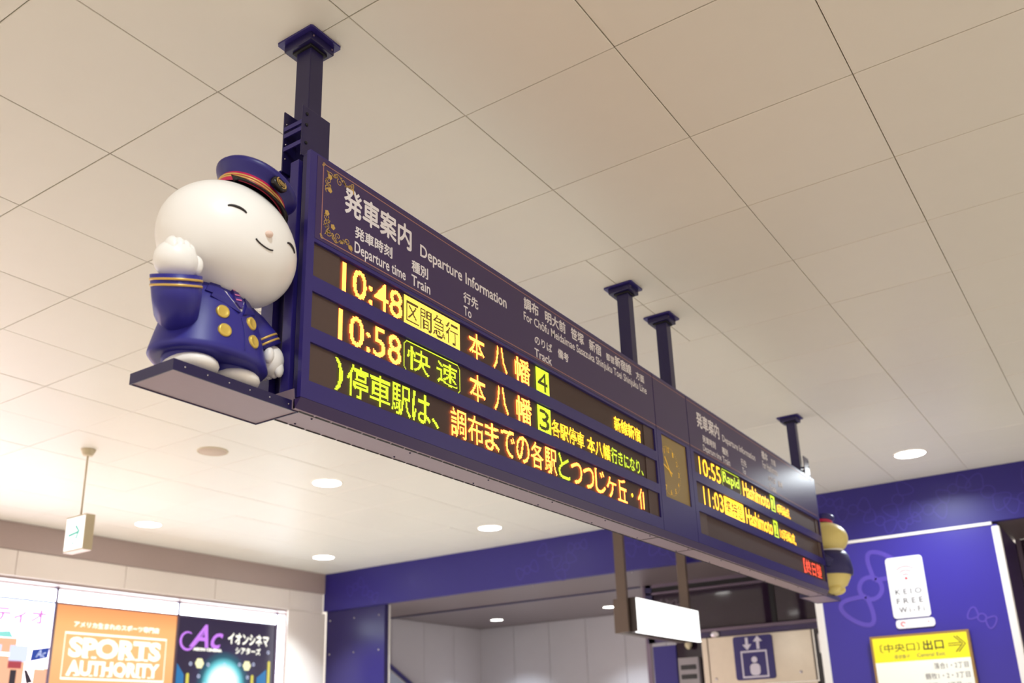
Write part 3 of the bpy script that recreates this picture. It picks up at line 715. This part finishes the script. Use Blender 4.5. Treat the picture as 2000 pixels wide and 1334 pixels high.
mb = MB(); a = PI / 2 - (48 / 60) * 2 * PI; strip(mb, PC, [(ccx - .03 * math.cos(a), ccz - .03 * math.sin(a)), (ccx + .072 * math.cos(a), ccz + .072 * math.sin(a))], .007, h=.0016); ck_part(mb, 'minute_hand')

# hanging posts with ceiling flanges
def post(xc, end=0):
    y = .18
    p = P_(MB().box(xc - .0275, xc + .0275, y - .031, y + .031, 3.05 if not end else 3.12, HC - .002, bev=.003), 'post', M_navyd)
    def sub(mb, name, m=M_navyd): o = mb.build(name, m); o.parent = p
    sub(MB().prism([(xc - .066, .115), (xc - .060, .109), (xc + .060, .109), (xc + .066, .115), (xc + .066, .257), (xc + .060, .263), (xc - .060, .263), (xc - .066, .257)], 2, HC - .008, HC - .001), 'ceiling_flange', M_navy)
    sub(MB().box(xc - .051, xc + .051, .127, .244, HC - .036, HC - .008, bev=.003), 'collar', M_navyd)
    sub(MB().box(xc - .036, xc + .036, .142, .222, HC - .044, HC - .036, bev=.002), 'gasket', M_black)
    for dx, dy in ((-.04, .118), (.04, .118)): sub(MB().ball((xc + dx, .126, HC - .02), .004, n=8), 'screw', M_frame)
    if end:
        e = xc + end * .078
        sub(MB().box(min(e, xc - end * .034), max(e, xc - end * .034), .117, .122, 3.142, 3.315, bev=.001), 'bracket_plate', M_navyd)
        sub(MB().box(min(e, xc - end * .02), max(e, xc - end * .02), .194, .199, 3.115, 3.322, bev=.001), 'bracket_plate', M_navyd)
        sub(MB().box(min(e, e - end * .004), max(e, e - end * .004), .122, .196, 3.252, 3.266), 'bracket_bar', M_navy)
        sub(MB().box(min(e, e - end * .004), max(e, e - end * .004), .122, .196, 3.228, 3.242), 'bracket_bar', M_navy)
        sub(MB().box(min(e, e - end * .004), max(e, e - end * .004), .122, .196, 3.182, 3.196), 'bracket_bar', M_navy)
        for zz in (3.30, 3.262, 3.20): sub(MB().ball((e - end * .016, .1165, zz - .01), .0055, n=10), 'bolt', M_black)
        for zz in (3.28, 3.21, 3.16): sub(MB().ball((e - end * .008, .1935, zz), .0035, n=8), 'bolt', M_steel)
post(.018, -1); post(2.170); post(2.612); post(4.735, 1)

# end shelves
def shelf(xa, xb):
    d = P_(MB().box(xa, xb, .116, .276, 2.3515, 2.358), 'shelf', M_under, label='dark blue rimmed end shelf with pale underside')
    def sub(mb, name, m=M_navyd): o = mb.build(name, m); o.parent = d
    sub(MB().box(xa, xb, .113, .117, 2.349, 2.378, bev=.001), 'rim'); sub(MB().box(xa, xb, .275, .279, 2.349, 2.378, bev=.001), 'rim')
    sub(MB().box(xa - .003, xa + .001, .113, .279, 2.349, 2.378, bev=.001), 'rim'); sub(MB().box(xb - .001, xb + .003, .113, .279, 2.349, 2.378, bev=.001), 'rim')
    sub(MB().box(xa + .001, xb - .001, .117, .275, 2.371, 2.3775), 'shelf_top', M_navyd)
    for k in range(6): sub(MB().ball((xa + .03 + k * .066, .1128, 2.364), .0026, n=8), 'screw', M_steel)
shelf(-.428, -.034); shelf(4.74, 5.13)

# ================================================================== FIGURINES (plain generic station attendants)
def figurine(name, root, cat, label):
    o = empty(name, root); tag(o, label, cat); return o
def arm(parent, pts, rs, cuff_at, hand, hr, m, name='sleeve'):
    s = MB().tube(pts, rs, n=20).build(name, m, parent)
    p, q = Vector(pts[-2]), Vector(pts[-1]); d = (q - p).normalized()
    for k, off in enumerate((.012, .026)):
        c_ = q - d * off; r_ = rs[-1] + (rs[-2] - rs[-1]) * off / max(1e-6, (q - p).length)
        MB().tube([c_ - d * .0028, c_ + d * .0028], r_ + .0016, n=24).build('cuff_stripe', M_goldp, s)
    return s
# ---- near figurine
fg = figurine('attendant_figurine', (-.262, .202, 2.3778), 'figurine', 'white faced saluting attendant figurine in blue double-breasted coat on the near shelf')
# shoes
for sx in (-1, 1):
    MB().ball((sx * .066, -.014, .027), (.064, .078, .030)).build('shoe', M_porc, fg)
# trousers: two short legs merging
MB().lathe([(0, .028), (.056, .028), (.064, .036), (.068, .06), (.068, .09), (0, .10)], c=(-.062, .0, 0), n=28).lathe([(0, .028), (.056, .028), (.064, .036), (.068, .06), (.068, .09), (0, .10)], c=(.062, 0, 0), n=28).build('trousers', M_coat, fg)
coat = MB().lathe([(0, .056), (.140, .050), (.156, .052), (.163, .060), (.160, .073), (.153, .10), (.142, .14), (.128, .185), (.110, .225), (.086, .258), (.05, .280), (0, .29)], n=48, sx=1, sy=.76).build('coat', M_coat, fg)
def coat_r(z):
    pr_ = [(.163, .060), (.160, .073), (.153, .10), (.142, .14), (.128, .185), (.110, .225), (.086, .258), (.05, .280)]
    for (r1, z1), (r2, z2) in zip(pr_, pr_[1:]):
        if z1 <= z <= z2: return r1 + (r2 - r1) * (z - z1) / (z2 - z1)
    return .1
def on_coat(x, z, out=0.):
    if z > .165: z = min(.279, .172 + (z - .228) * .92) if z > .2285 else z
    x = max(-.98 * coat_r(z), min(.98 * coat_r(z), x))
    r = coat_r(z); y = -.76 * math.sqrt(max(0, r * r - x * x)); return Vector((x, y - out, z))
for x in (-.046, .046):
    for z in (.108, .162):
        p = on_coat(x, z, .001); nn = Vector((p.x, p.y / .58, .012)).normalized()
        Mx = Matrix.Translation(p) @ nn.to_track_quat('Z', 'Y').to_matrix().to_4x4()
        b_ = MB().lathe([(.0175, -.004), (.0175, .004), (.014, .0065), (.012, .0055), (0, .0055)], n=24, M=Mx).build('button', M_brass, coat)
# lapels, shirt, tie
def onto(pts, out, name, m, parent):
    n = len(pts); f_ = [on_coat(x, z, out) for x, z in pts]; b_ = [on_coat(x, z, -.002) for x, z in pts]
    return MB().add(f_ + b_, [tuple(range(n)), tuple(range(n, 2 * n))[::-1]] + [(i, (i + 1) % n, n + (i + 1) % n, n + i) for i in range(n)]).build(name, m, parent)
onto([(-.05, .325), (-.03, .29), (0, .25), (.012, .24), (.03, .28), (.055, .325)], .003, 'shirt_front', M_white, coat)
M_tie = mat('striped tie resin', (60, 40, 130), rough=.4)
tie = onto([(-.008, .318), (.012, .318), (.014, .30), (.018, .262), (.006, .246), (-.006, .262), (-.006, .30)], .008, 'tie', M_tie, coat)
for zz in (.306, .290, .274): onto([(-.007, zz), (.015, zz + .006), (.015, zz + .011), (-.007, zz + .005)], .0095, 'tie_stripe', M_band, tie) if False else None
M_pk2 = mat('pink tie stripe', (214, 110, 170), rough=.4)
mbt = MB()
for zz in (.303, .286, .269):
    q = [on_coat(x, z, .0088) for x, z in ((-.006, zz), (.014, zz + .006), (.014, zz + .011), (-.006, zz + .005))]; mbt.add(q, [(0, 1, 2, 3)])
mbt.build('tie_stripe', M_pk2, coat)
M_coatd = mat('blue painted resin lapel', (40, 34, 126), rough=.42)
onto([(-.058, .315), (-.078, .280), (-.064, .274), (-.070, .262), (.004, .232), (-.020, .268), (-.040, .315)], .006, 'lapel', M_coatd, coat)
onto([(.060, .315), (.082, .280), (.068, .274), (.074, .262), (.016, .232), (.034, .268), (.044, .315)], .006, 'lapel', M_coatd, coat)
mbt = MB(); strip_pts = [on_coat(.010 + .006 * math.sin(k * .3), .164 - .0095 * k, .0006) for k in range(11)]
mbt.tube(strip_pts, .0011, n=6); mbt.build('front_seam', M_coatd, coat)
# right arm raised in salute, left arm hanging
sl = arm(fg, [(-.075, .0, .235), (-.115, -.02, .165), (-.142, -.045, .145), (-.160, -.066, .165), (-.176, -.080, .215)], [.040, .048, .054, .058, .061], .9, None, None, M_coat)
gl = MB().ball((-.184, -.084, .250), (.054, .050, .050), n=28)
gl.ball((-.138, -.100, .252), (.018, .018, .026), n=16)
for k, (dx, dy, dz) in enumerate(((-.028, -.03, .036), (-.012, -.036, .040), (.006, -.036, .040), (.022, -.028, .036))):
    gl.ball((-.184 + dx, -.084 + dy * .5, .250 + dz * .55), (.0155, .024, .030), n=14)
gl.build('glove', M_porc, fg)
arm(fg, [(.075, .0, .235), (.120, -.01, .205), (.150, -.02, .175), (.166, -.024, .150)], [.038, .042, .043, .043], .9, None, None, M_coat)
gl = MB().ball((.178, -.03, .118), (.034, .036, .045), n=24); gl.ball((.152, -.05, .122), (.014, .016, .024), n=14)
for k in range(4): gl.ball((.188 - k * .002, -.052 + k * .016, .092), (.015, .012, .024), n=12)
gl.build('glove', M_porc, fg)
# head: plain rounded doll head turned the same way
HM = Matrix.Translation((.012, -.03, .402)) @ Matrix.Rotation(math.radians(9), 4, 'Y') @ Matrix.Rotation(math.radians(4), 4, 'X')
HR = (.196, .160, .166)
def head_f(x, y, z): return (x * (1 - .07 * z), y * (1 - .05 * z), z * (1 - .05 * (z > 0)))
hd = MB().ball((0, 0, 0), (1, 1, 1), n=56, f=head_f); hd.v = [tuple(HM @ Vector((p[0] * HR[0], p[1] * HR[1], p[2] * HR[2]))) for p in hd.v]
head = hd.build('head', M_porc, fg)
def on_head(u, v, out=.0):     # u = angle left/right from the front, v = elevation, radians
    p = Vector((math.sin(u) * math.cos(v), -math.cos(u) * math.cos(v), math.sin(v)))
    q = Vector(head_f(*p)); q = Vector((q.x * HR[0], q.y * HR[1], q.z * HR[2])); return HM @ (q + p.normalized() * out)
M_face = mat('black face paint', (34, 28, 32), rough=.4)
for u0 in (-.50, .50):
    MB().tube([on_head(u0 + .13 * math.sin(t), .02 + .055 * math.cos(t * 1.0), .0005) for t in np.linspace(-1.35, 1.35, 14)], [.0022 + .0016 * math.sin(PI * k / 13) for k in range(14)], n=8).build('closed_eye', M_face, head)
MB().ball(on_head(.0, -.10, .002), (.011, .011, .009), n=16).build('nose', mat('blush resin', (240, 214, 200), rough=.4), head)
MB().tube([on_head(.16 * math.sin(t), -.26 - .06 * math.cos(t), .0005) for t in np.linspace(-1.2, 1.2, 12)], .0022, n=8).build('mouth', M_face, head)
# cap tilted on the head
CM = HM @ Matrix.Translation((.016, -.016, .141)) @ Matrix.Rotation(math.radians(8), 4, 'Y') @ Matrix.Rotation(math.radians(3), 4, 'X') @ Matrix.Diagonal((.96, .96, .76, 1))
cap = MB().lathe([(.098, .028), (.104, .045), (.118, .062), (.124, .074), (.118, .086), (.09, .096), (.05, .101), (0, .103)], n=48, sy=.92, M=CM).build('cap', mat('cap blue resin', (34, 26, 112), rough=.4, noise=.02), fg)
MB().lathe([(.100, -.012), (.102, -.010), (.100, .030), (.097, .032)], n=48, sy=.92, M=CM).build('cap_band', M_band, cap)
for z_ in (.004, .014): MB().lathe([(.1015, z_), (.1032, z_ + .001), (.1032, z_ + .005), (.1015, z_ + .006)], n=48, sy=.92, M=CM).build('band_stripe', M_goldp, cap)
# visor
vs_, fs_ = [], []
for i in range(13):
    a = math.radians(-155 + 130 * i / 12)
    for r_, z_ in ((.098, -.002), (.120, -.010 - .006 * math.sin(PI * i / 12)), (.098 + .040 * math.sin(PI * i / 12) ** .6, -.016 - .012 * math.sin(PI * i / 12)), (.098, -.008)):
        vs_.append(CM @ Vector((r_ * math.cos(a), .92 * r_ * math.sin(a), z_)))
for i in range(12):
    for k in range(4): fs_.append((i * 4 + k, i * 4 + (k + 1) % 4, (i + 1) * 4 + (k + 1) % 4, (i + 1) * 4 + k))
MB().add(vs_, fs_, True).build('visor', M_blk, cap)
# badge
BM = CM @ Matrix.Translation((.0, -.112, .046)) @ Matrix.Rotation(math.radians(74), 4, 'X')
badge = MB().lathe([(.026, -.012), (.027, 0), (.023, .004), (0, .005)], n=32, M=BM).build('badge', M_blk, cap)
PBd = Plane(BM @ Vector((0, 0, .0052)), BM.to_3x3() @ Vector((1, 0, 0)), BM.to_3x3() @ Vector((0, 1, 0)))
mb = MB()
strip(mb, PBd, arc(0, 0, .015, 0, 2 * PI, 24, ry=.0068)[:-1], .0016, h=.0004, closed=True)
for k in range(11):
    a = math.radians(-160 + k * 14.0) if k < 5 else math.radians(-90 + (k - 5) * 14.0 + 0)
for k in range(18):
    a = math.radians(150 + k * 240 / 17); rr = .0165
    x, y = rr * math.cos(a), rr * .95 * math.sin(a); t = a + (PI / 2 if a < math.radians(270) else -PI / 2) + PI; l_ = .0075
    poly(mb, PBd, [(x, y), (x + .4 * l_ * math.cos(t + .5), y + .4 * l_ * math.sin(t + .5)), (x + l_ * math.cos(t), y + l_ * math.sin(t)), (x + .4 * l_ * math.cos(t - .5), y + .4 * l_ * math.sin(t - .5))], .0005)
text_mesh(mb, PBd, 'KEIO', -.0105, .0105, -.0034, .0034, .0006, .02)
me = bpy.data.meshes.new('badge_wreath'); me.from_pydata(mb.v, [], mb.f); ob = link('badge_wreath', me, None, M_goldp); ob.parent = cap

# ---- far figurine, plain rounded cream doll in a navy jacket
f2 = figurine('doll_figurine', (4.965, .135, 2.3778), 'figurine', 'cream coloured rounded doll figurine in navy jacket at the far end of the board')
for sx in (-1, 1): MB().ball((sx * .052, -.03, .034), (.046, .066, .036)).build('foot', M_cream, f2)
MB().lathe([(0, .03), (.09, .035), (.130, .06), (.158, .11), (.166, .16), (.15, .21), (.12, .26), (0, .30)], n=40, sy=.95).build('lower_body', M_cream, f2)
jk = MB().lathe([(.165, .125), (.176, .128), (.182, .16), (.176, .21), (.164, .255), (.148, .285), (.10, .30), (0, .305)], n=44, sy=.96).build('jacket', mat('navy jacket resin', (30, 24, 92), rough=.45, noise=.03), f2)
for z_ in (.17, .21, .25): MB().ball((-.03, -.154 + (z_ - .17) * .2, z_), .010, n=12).build('button', M_brass, jk)
MB().ball((0, -.01, .385), (.172, .160, .120), n=36).build('head', M_cream, f2)
MB().lathe([(.105, -.01), (.120, -.004), (.118, .02), (.09, .028)], c=(0, -.01, .295), n=36).build('collar', M_porc, f2)
c2 = MB().lathe([(.060, .0), (.064, .03), (.080, .045), (.078, .06), (.04, .072), (0, .075)], n=32, M=Matrix.Translation((.02, -.01, .49)) @ Matrix.Rotation(.25, 4, 'Y')).build('cap', mat('cap blue resin', (34, 26, 112)), f2)
MB().lathe([(.064, .0), (.066, .002), (.067, .022), (.064, .024)], n=32, M=Matrix.Translation((.02, -.01, .49)) @ Matrix.Rotation(.25, 4, 'Y')).build('cap_band', M_band, c2)
for sx in (-1, 1): MB().tube([(sx * .135, 0, .27), (sx * .165, -.03, .22), (sx * .15, -.08, .19)], [.035, .038, .034], n=16).build('sleeve', jk.data.materials[0], f2)

# ================================================================== HANGING ARROW SIGN (left)
ex = empty('arrow_exit_sign', (2.11, 4.55, HC)); tag(ex, 'small lit box with green arrow hanging from the ceiling on a thin rod', 'exit sign')
MB().lathe([(0, 0), (.052, 0), (.052, -.006), (.034, -.045), (.012, -.05), (0, -.05)], n=28, smooth=False).build('ceiling_rose', M_cream2, ex)
MB().tube([(0, 0, -.045), (0, 0, -.50)], .0065, n=12).build('rod', M_cream2, ex)
cs = MB().box(-.035, .035, -.125, .115, -.755, -.50, bev=.004).build('casing', M_cream2, ex)
MB().box(-.038, -.0345, -.115, .105, -.745, -.512, bev=.001).build('face', glow('lit exit face', (1., 1., .97), 1.35), ex)
PE = Plane((-.0385, 0, 0), (0, -1, 0)); mb = MB(); E_gr = glow('green arrow', lin((110, 215, 190)), .8)
strip(mb, PE, [(-.06, -.64), (.05, -.625)], .016, h=.0006); strip(mb, PE, [(.015, -.575), (.06, -.62), (.03, -.67)], .016, h=.0006)
poly(mb, PE, arc(-.0, -.70, .008, 0, 2 * PI, 10)[:-1], .0006)
mb.build('arrow', E_gr, ex)
MB().box(-.034, .034, -.12, .11, -.757, -.754).build('bottom_lens', glow('lit lens', (1., .82, .78), .9), ex)

# ================================================================== LIT HANGING SIGN (centre)
hs = empty('hanging_light_sign', (6.43, 2.12, HC)); tag(hs, 'bright white backlit sign box hung on two brown poles below the board', 'sign')
def hk(o): o.parent = hs; o.matrix_parent_inverse = Matrix.Translation((-6.43, -2.12, -HC)); return o
hk(MB().box(5.76, 7.10, 2.012, 2.10, 2.35, 2.645, bev=.004).build('sign_box', M_dkbox))
hk(MB().box(5.765, 7.095, 2.0, 2.011, 2.356, 2.64, bev=.003).build('lit_face', M_lit))
hk(MB().box(5.755, 7.10, 1.995, 2.03, 2.342, 2.352, bev=.001).build('bottom_lip', M_lit))
hk(MB().box(5.76, 7.10, 2.14, 2.23, 2.35, 2.645, bev=.004).build('sign_box', M_brownp))
PHs = Plane((0, 2.0, 0), (1, 0, 0)); mb = MB()
strip(mb, PHs, [(6.77, 2.565), (6.77, 2.585), (6.79, 2.585)], .006, h=.0008); strip(mb, PHs, [(6.87, 2.585), (6.89, 2.585), (6.89, 2.55)], .006, h=.0008); strip(mb, PHs, [(6.77, 2.53), (6.77, 2.515), (6.785, 2.515)], .004, h=.0008)
strip(mb, PHs, [(6.87, 2.515), (6.89, 2.515)], .006, h=.0008); strip(mb, PHs, [(6.9, 2.42), (6.9, 2.405)], .012, h=.0008)
hk(mb.build('pictogram_print', M_inkd))
for xc in (5.735, 7.075):
    hk(MB().box(xc - .018, xc + .018, 2.075, 2.17, 2.35, HC - .002, bev=.003).build('pole', M_brownp))
    hk(MB().box(xc - .05, xc + .05, 2.05, 2.20, HC - .012, HC - .001, bev=.002).build('ceiling_flange', M_brownp))

# ================================================================== SIGNS ON THE BLUE WALL
XP = XB - .002
def plate(name, label, cat, y0, y1, z0, z1, r, m, th=.008):
    o = empty(name, (XP, (y0 + y1) / 2, z0)); tag(o, label, cat)
    def k(q): q.parent = o; q.matrix_parent_inverse = Matrix.Translation((-XP, -(y0 + y1) / 2, -z0)); return q
    mb = MB(); slab(mb, Plane((XP, 0, 0), (0, -1, 0)), rrect(-y1, -y0, z0, z1, r), 0, th); k(mb.build('plate', m)); return o, k, Plane((XP - th, 0, 0), (0, -1, 0))
o, k, P = plate('wifi_sign', 'white rounded plate with red radio waves above three lines of lettering', 'sign', -.10, .21, 2.402, 2.934, .028, M_wplate)
mb = MB(); cy_ = -.055
for r_ in (.038, .072, .106): strip(mb, P, arc(cy_, 2.742, r_, math.radians(48), math.radians(132), 14), .008, h=.0006)
poly(mb, P, arc(cy_, 2.742, .013, 0, 2 * PI, 12)[:-1], .0006); k(mb.build('radio_waves', M_inkr))
for s, z in (('K E I O', 2.605), ('F R E E', 2.525), ('W i - F i', 2.448)):
    k(text('lettering', P, s, -.165 + (.01 if z < 2.5 else 0), .055, z, z + .048, M_inkd, None, h=.0006, bold=.012))
o, k, P = plate('small_label_sign', 'small white rounded strip with red disc under the radio wave plate', 'sign', -.12, .20, 2.315, 2.389, .026, M_wplate)
mb = MB(); strip(mb, P, arc(-.14, 2.352, .017, .2, 2 * PI - 1.2, 14), .010, h=.0006); k(mb.build('red_disc', M_inkr))
k(text('lettering', P, 'FreeSpot', -.10, .04, 2.342, 2.362, mat('faint print', (214, 208, 220)), None, h=.0006)) if False else None
mb = MB(); strip(mb, P, [(-.10, 2.352), (.03, 2.352)], .008, h=.0006); k(mb.build('faint_print_line', mat('faint print', (222, 216, 228), rough=.5)))
mb = MB(); strip(mb, P, [(.065, 2.354), (.075, 2.36)], .010, h=.0006); k(mb.build('red_mark', M_inkr))
o, k, P = plate('exit_direction_sign', 'yellow and white exit direction board with black arrow in a bronze frame', 'sign', -.375, .432, 1.45, 2.262, .004, M_brz, th=.05)
mb = MB(); slab(mb, P, rect(-.412, .355, 2.035, 2.242), 0, .003); k(mb.build('yellow_face', M_yel))
mb = MB(); slab(mb, P, rect(-.412, .355, 1.47, 2.035), 0, .003); k(mb.build('white_face', M_wsign))
P = Plane((XP - .0535, 0, 0), (0, -1, 0))
k(text('lettering', P, '〔中央口〕', -.355, -.03, 2.118, 2.188, M_inkd, None, h=.0006, bold=.0)); k(text('lettering', P, '出口', .0, .165, 2.115, 2.20, M_inkd, None, h=.0006, bold=.02))
k(text('lettering', P, '중앙출구', -.245, -.12, 2.062, 2.092, M_inkg, None, h=.0006)); k(text('lettering', P, 'Central Exit', -.06, .165, 2.064, 2.094, M_inkg, None, h=.0006))
mb = MB()
for dz in (.009, -.009): strip(mb, P, [(.20, 2.148 + dz), (.30, 2.148 + dz)], .006, h=.0006)
for dd in (0, .022): strip(mb, P, [(.275 - dd, 2.215), (.335 - dd, 2.148), (.275 - dd, 2.085)], .008, h=.0006)
k(mb.build('arrow', M_inkd))
k(text('lettering', P, '落合1・2丁目', .06, .33, 1.955, 2.005, M_inkg, None, h=.0006)); k(text('lettering', P, '鶴牧1・2・3丁目', -.02, .33, 1.875, 1.925, M_inkg, None, h=.0006))
k(text('lettering', P, '山王下1・2丁目', -.06, .25, 1.795, 1.845, M_inkg, None, h=.0006)); k(text('lettering', P, '方面', .27, .33, 1.795, 1.83, M_inkg, None, h=.0006))

# lift pictogram on the stainless panel
lp = empty('lift_pictogram_sign', (XS - .06, 1.895, 2.02)); tag(lp, 'navy rounded lift sign with two white arrows and a figure in a frame', 'sign')
def lk(q): q.parent = lp; q.matrix_parent_inverse = Matrix.Translation((-XS + .06, -1.895, -2.02)); return q
PP = Plane((XS - .062, 0, 0), (0, -1, 0)); mb = MB(); slab(mb, PP, rrect(-2.112, -1.680, 2.022, 2.474, .03), 0, .006); lk(mb.build('plate', mat('navy sign plate', (44, 34, 110), rough=.3)))
PP = Plane((XS - .068, 0, 0), (0, -1, 0)); mb = MB(); strip(mb, PP, rect(-2.03, -1.76, 2.05, 2.31), .024, h=.0008, closed=True)
cxp = -1.895
strip(mb, PP, [(-1.96, 2.455), (-1.96, 2.36)], .03, h=.0008); poly(mb, PP, [(-2.01, 2.385), (-1.91, 2.385), (-1.96, 2.325)], .0009)
strip(mb, PP, [(-1.84, 2.33), (-1.84, 2.43)], .03, h=.0008); poly(mb, PP, [(-1.89, 2.41), (-1.79, 2.41), (-1.84, 2.468)], .0009)
lk(mb.build('lift_symbol', mat('pale print', (226, 220, 236))))
mb = MB(); poly(mb, PP, arc(cxp, 2.225, .032, 0, 2 * PI, 20)[:-1], .0009); poly(mb, PP, rrect(cxp - .055, cxp + .055, 2.065, 2.185, .04), .0009); lk(mb.build('person_symbol', mat('pale print', (226, 220, 236))))

# camera housing and equipment beside the lift
eq = empty('security_camera', (XS - .12, 1.12, 2.45)); tag(eq, 'small white boxy camera housing to the right of the steel lift panel', 'camera')
MB().box(-.06, .06, -.055, .055, -.22, -.02, bev=.02).build('housing', M_trim, eq); MB().tube([(0, 0, -.03), (0, 0, .04)], .012).build('mount', M_frame, eq)
MB().ball((-.058, 0, -.15), .022, n=14).build('lens', M_blk, eq)
gp = empty('green_post', (XS - .12, 1.12, 1.0)); tag(gp, 'grey green upright post beneath the white camera housing', 'post')
MB().tube([(0, 0, 0), (0, 0, 1.22)], .035, n=20).build('shaft', mat('grey green metal', (110, 124, 112), rough=.4), gp); MB().lathe([(.035, 1.19), (.045, 1.2), (.045, 1.215), (0, 1.22)], n=20).build('cap', M_frame, gp)
eq2 = empty('dome_camera', (XS - .08, 2.62, 2.42)); tag(eq2, 'small pale dome lamp beside the steel jamb below the lit sign', 'camera')
MB().lathe([(0, .05), (.03, .05), (.04, .03), (.038, 0), (.02, -.03), (0, -.038)], n=20).build('dome', M_cream2, eq2); MB().box(-.01, .1, -.03, .03, -.02, .03, bev=.004).build('bracket', M_blk, eq2)
eq3 = empty('control_box', (XS - .03, 2.64, 2.0)); tag(eq3, 'grey wall equipment box with dark slots below the dome lamp', 'equipment box')
MB().box(-.05, .03, -.12, .12, 0, .30, bev=.006).build('case', mat('grey metal', (150, 142, 148), rough=.4), eq3); MB().box(-.056, -.05, -.09, .09, .17, .22, bev=.002).build('slot', M_blk, eq3); MB().box(-.056, -.05, -.09, .09, .07, .12, bev=.002).build('slot', M_blk, eq3)

# escalator balustrade glimpsed inside
es = empty('escalator_balustrade', (8.6, 6.86, 1.2)); tag(es, 'blue edged sloping escalator balustrade inside the opening at left', 'escalator')
def ek(q): q.parent = es; q.matrix_parent_inverse = Matrix.Translation((-8.6, -6.86, -1.2)); return q
ek(MB().tube([(7.75, 6.88, 2.70), (8.16, 6.88, 2.50), (9.9, 6.88, 1.62)], .028, n=14).build('handrail', M_navy))
ek(MB().prism([(7.75, 2.0), (9.9, 1.0), (9.9, 1.58), (7.75, 2.66)], 1, 6.87, 6.89).build('glass', mat('pale balustrade glass', (180, 190, 214), rough=.15)))
ek(MB().tube([(7.75, 6.86, 2.63), (8.16, 6.86, 2.43), (9.9, 6.86, 1.55)], .010, n=10).build('rail_edge', M_steel))
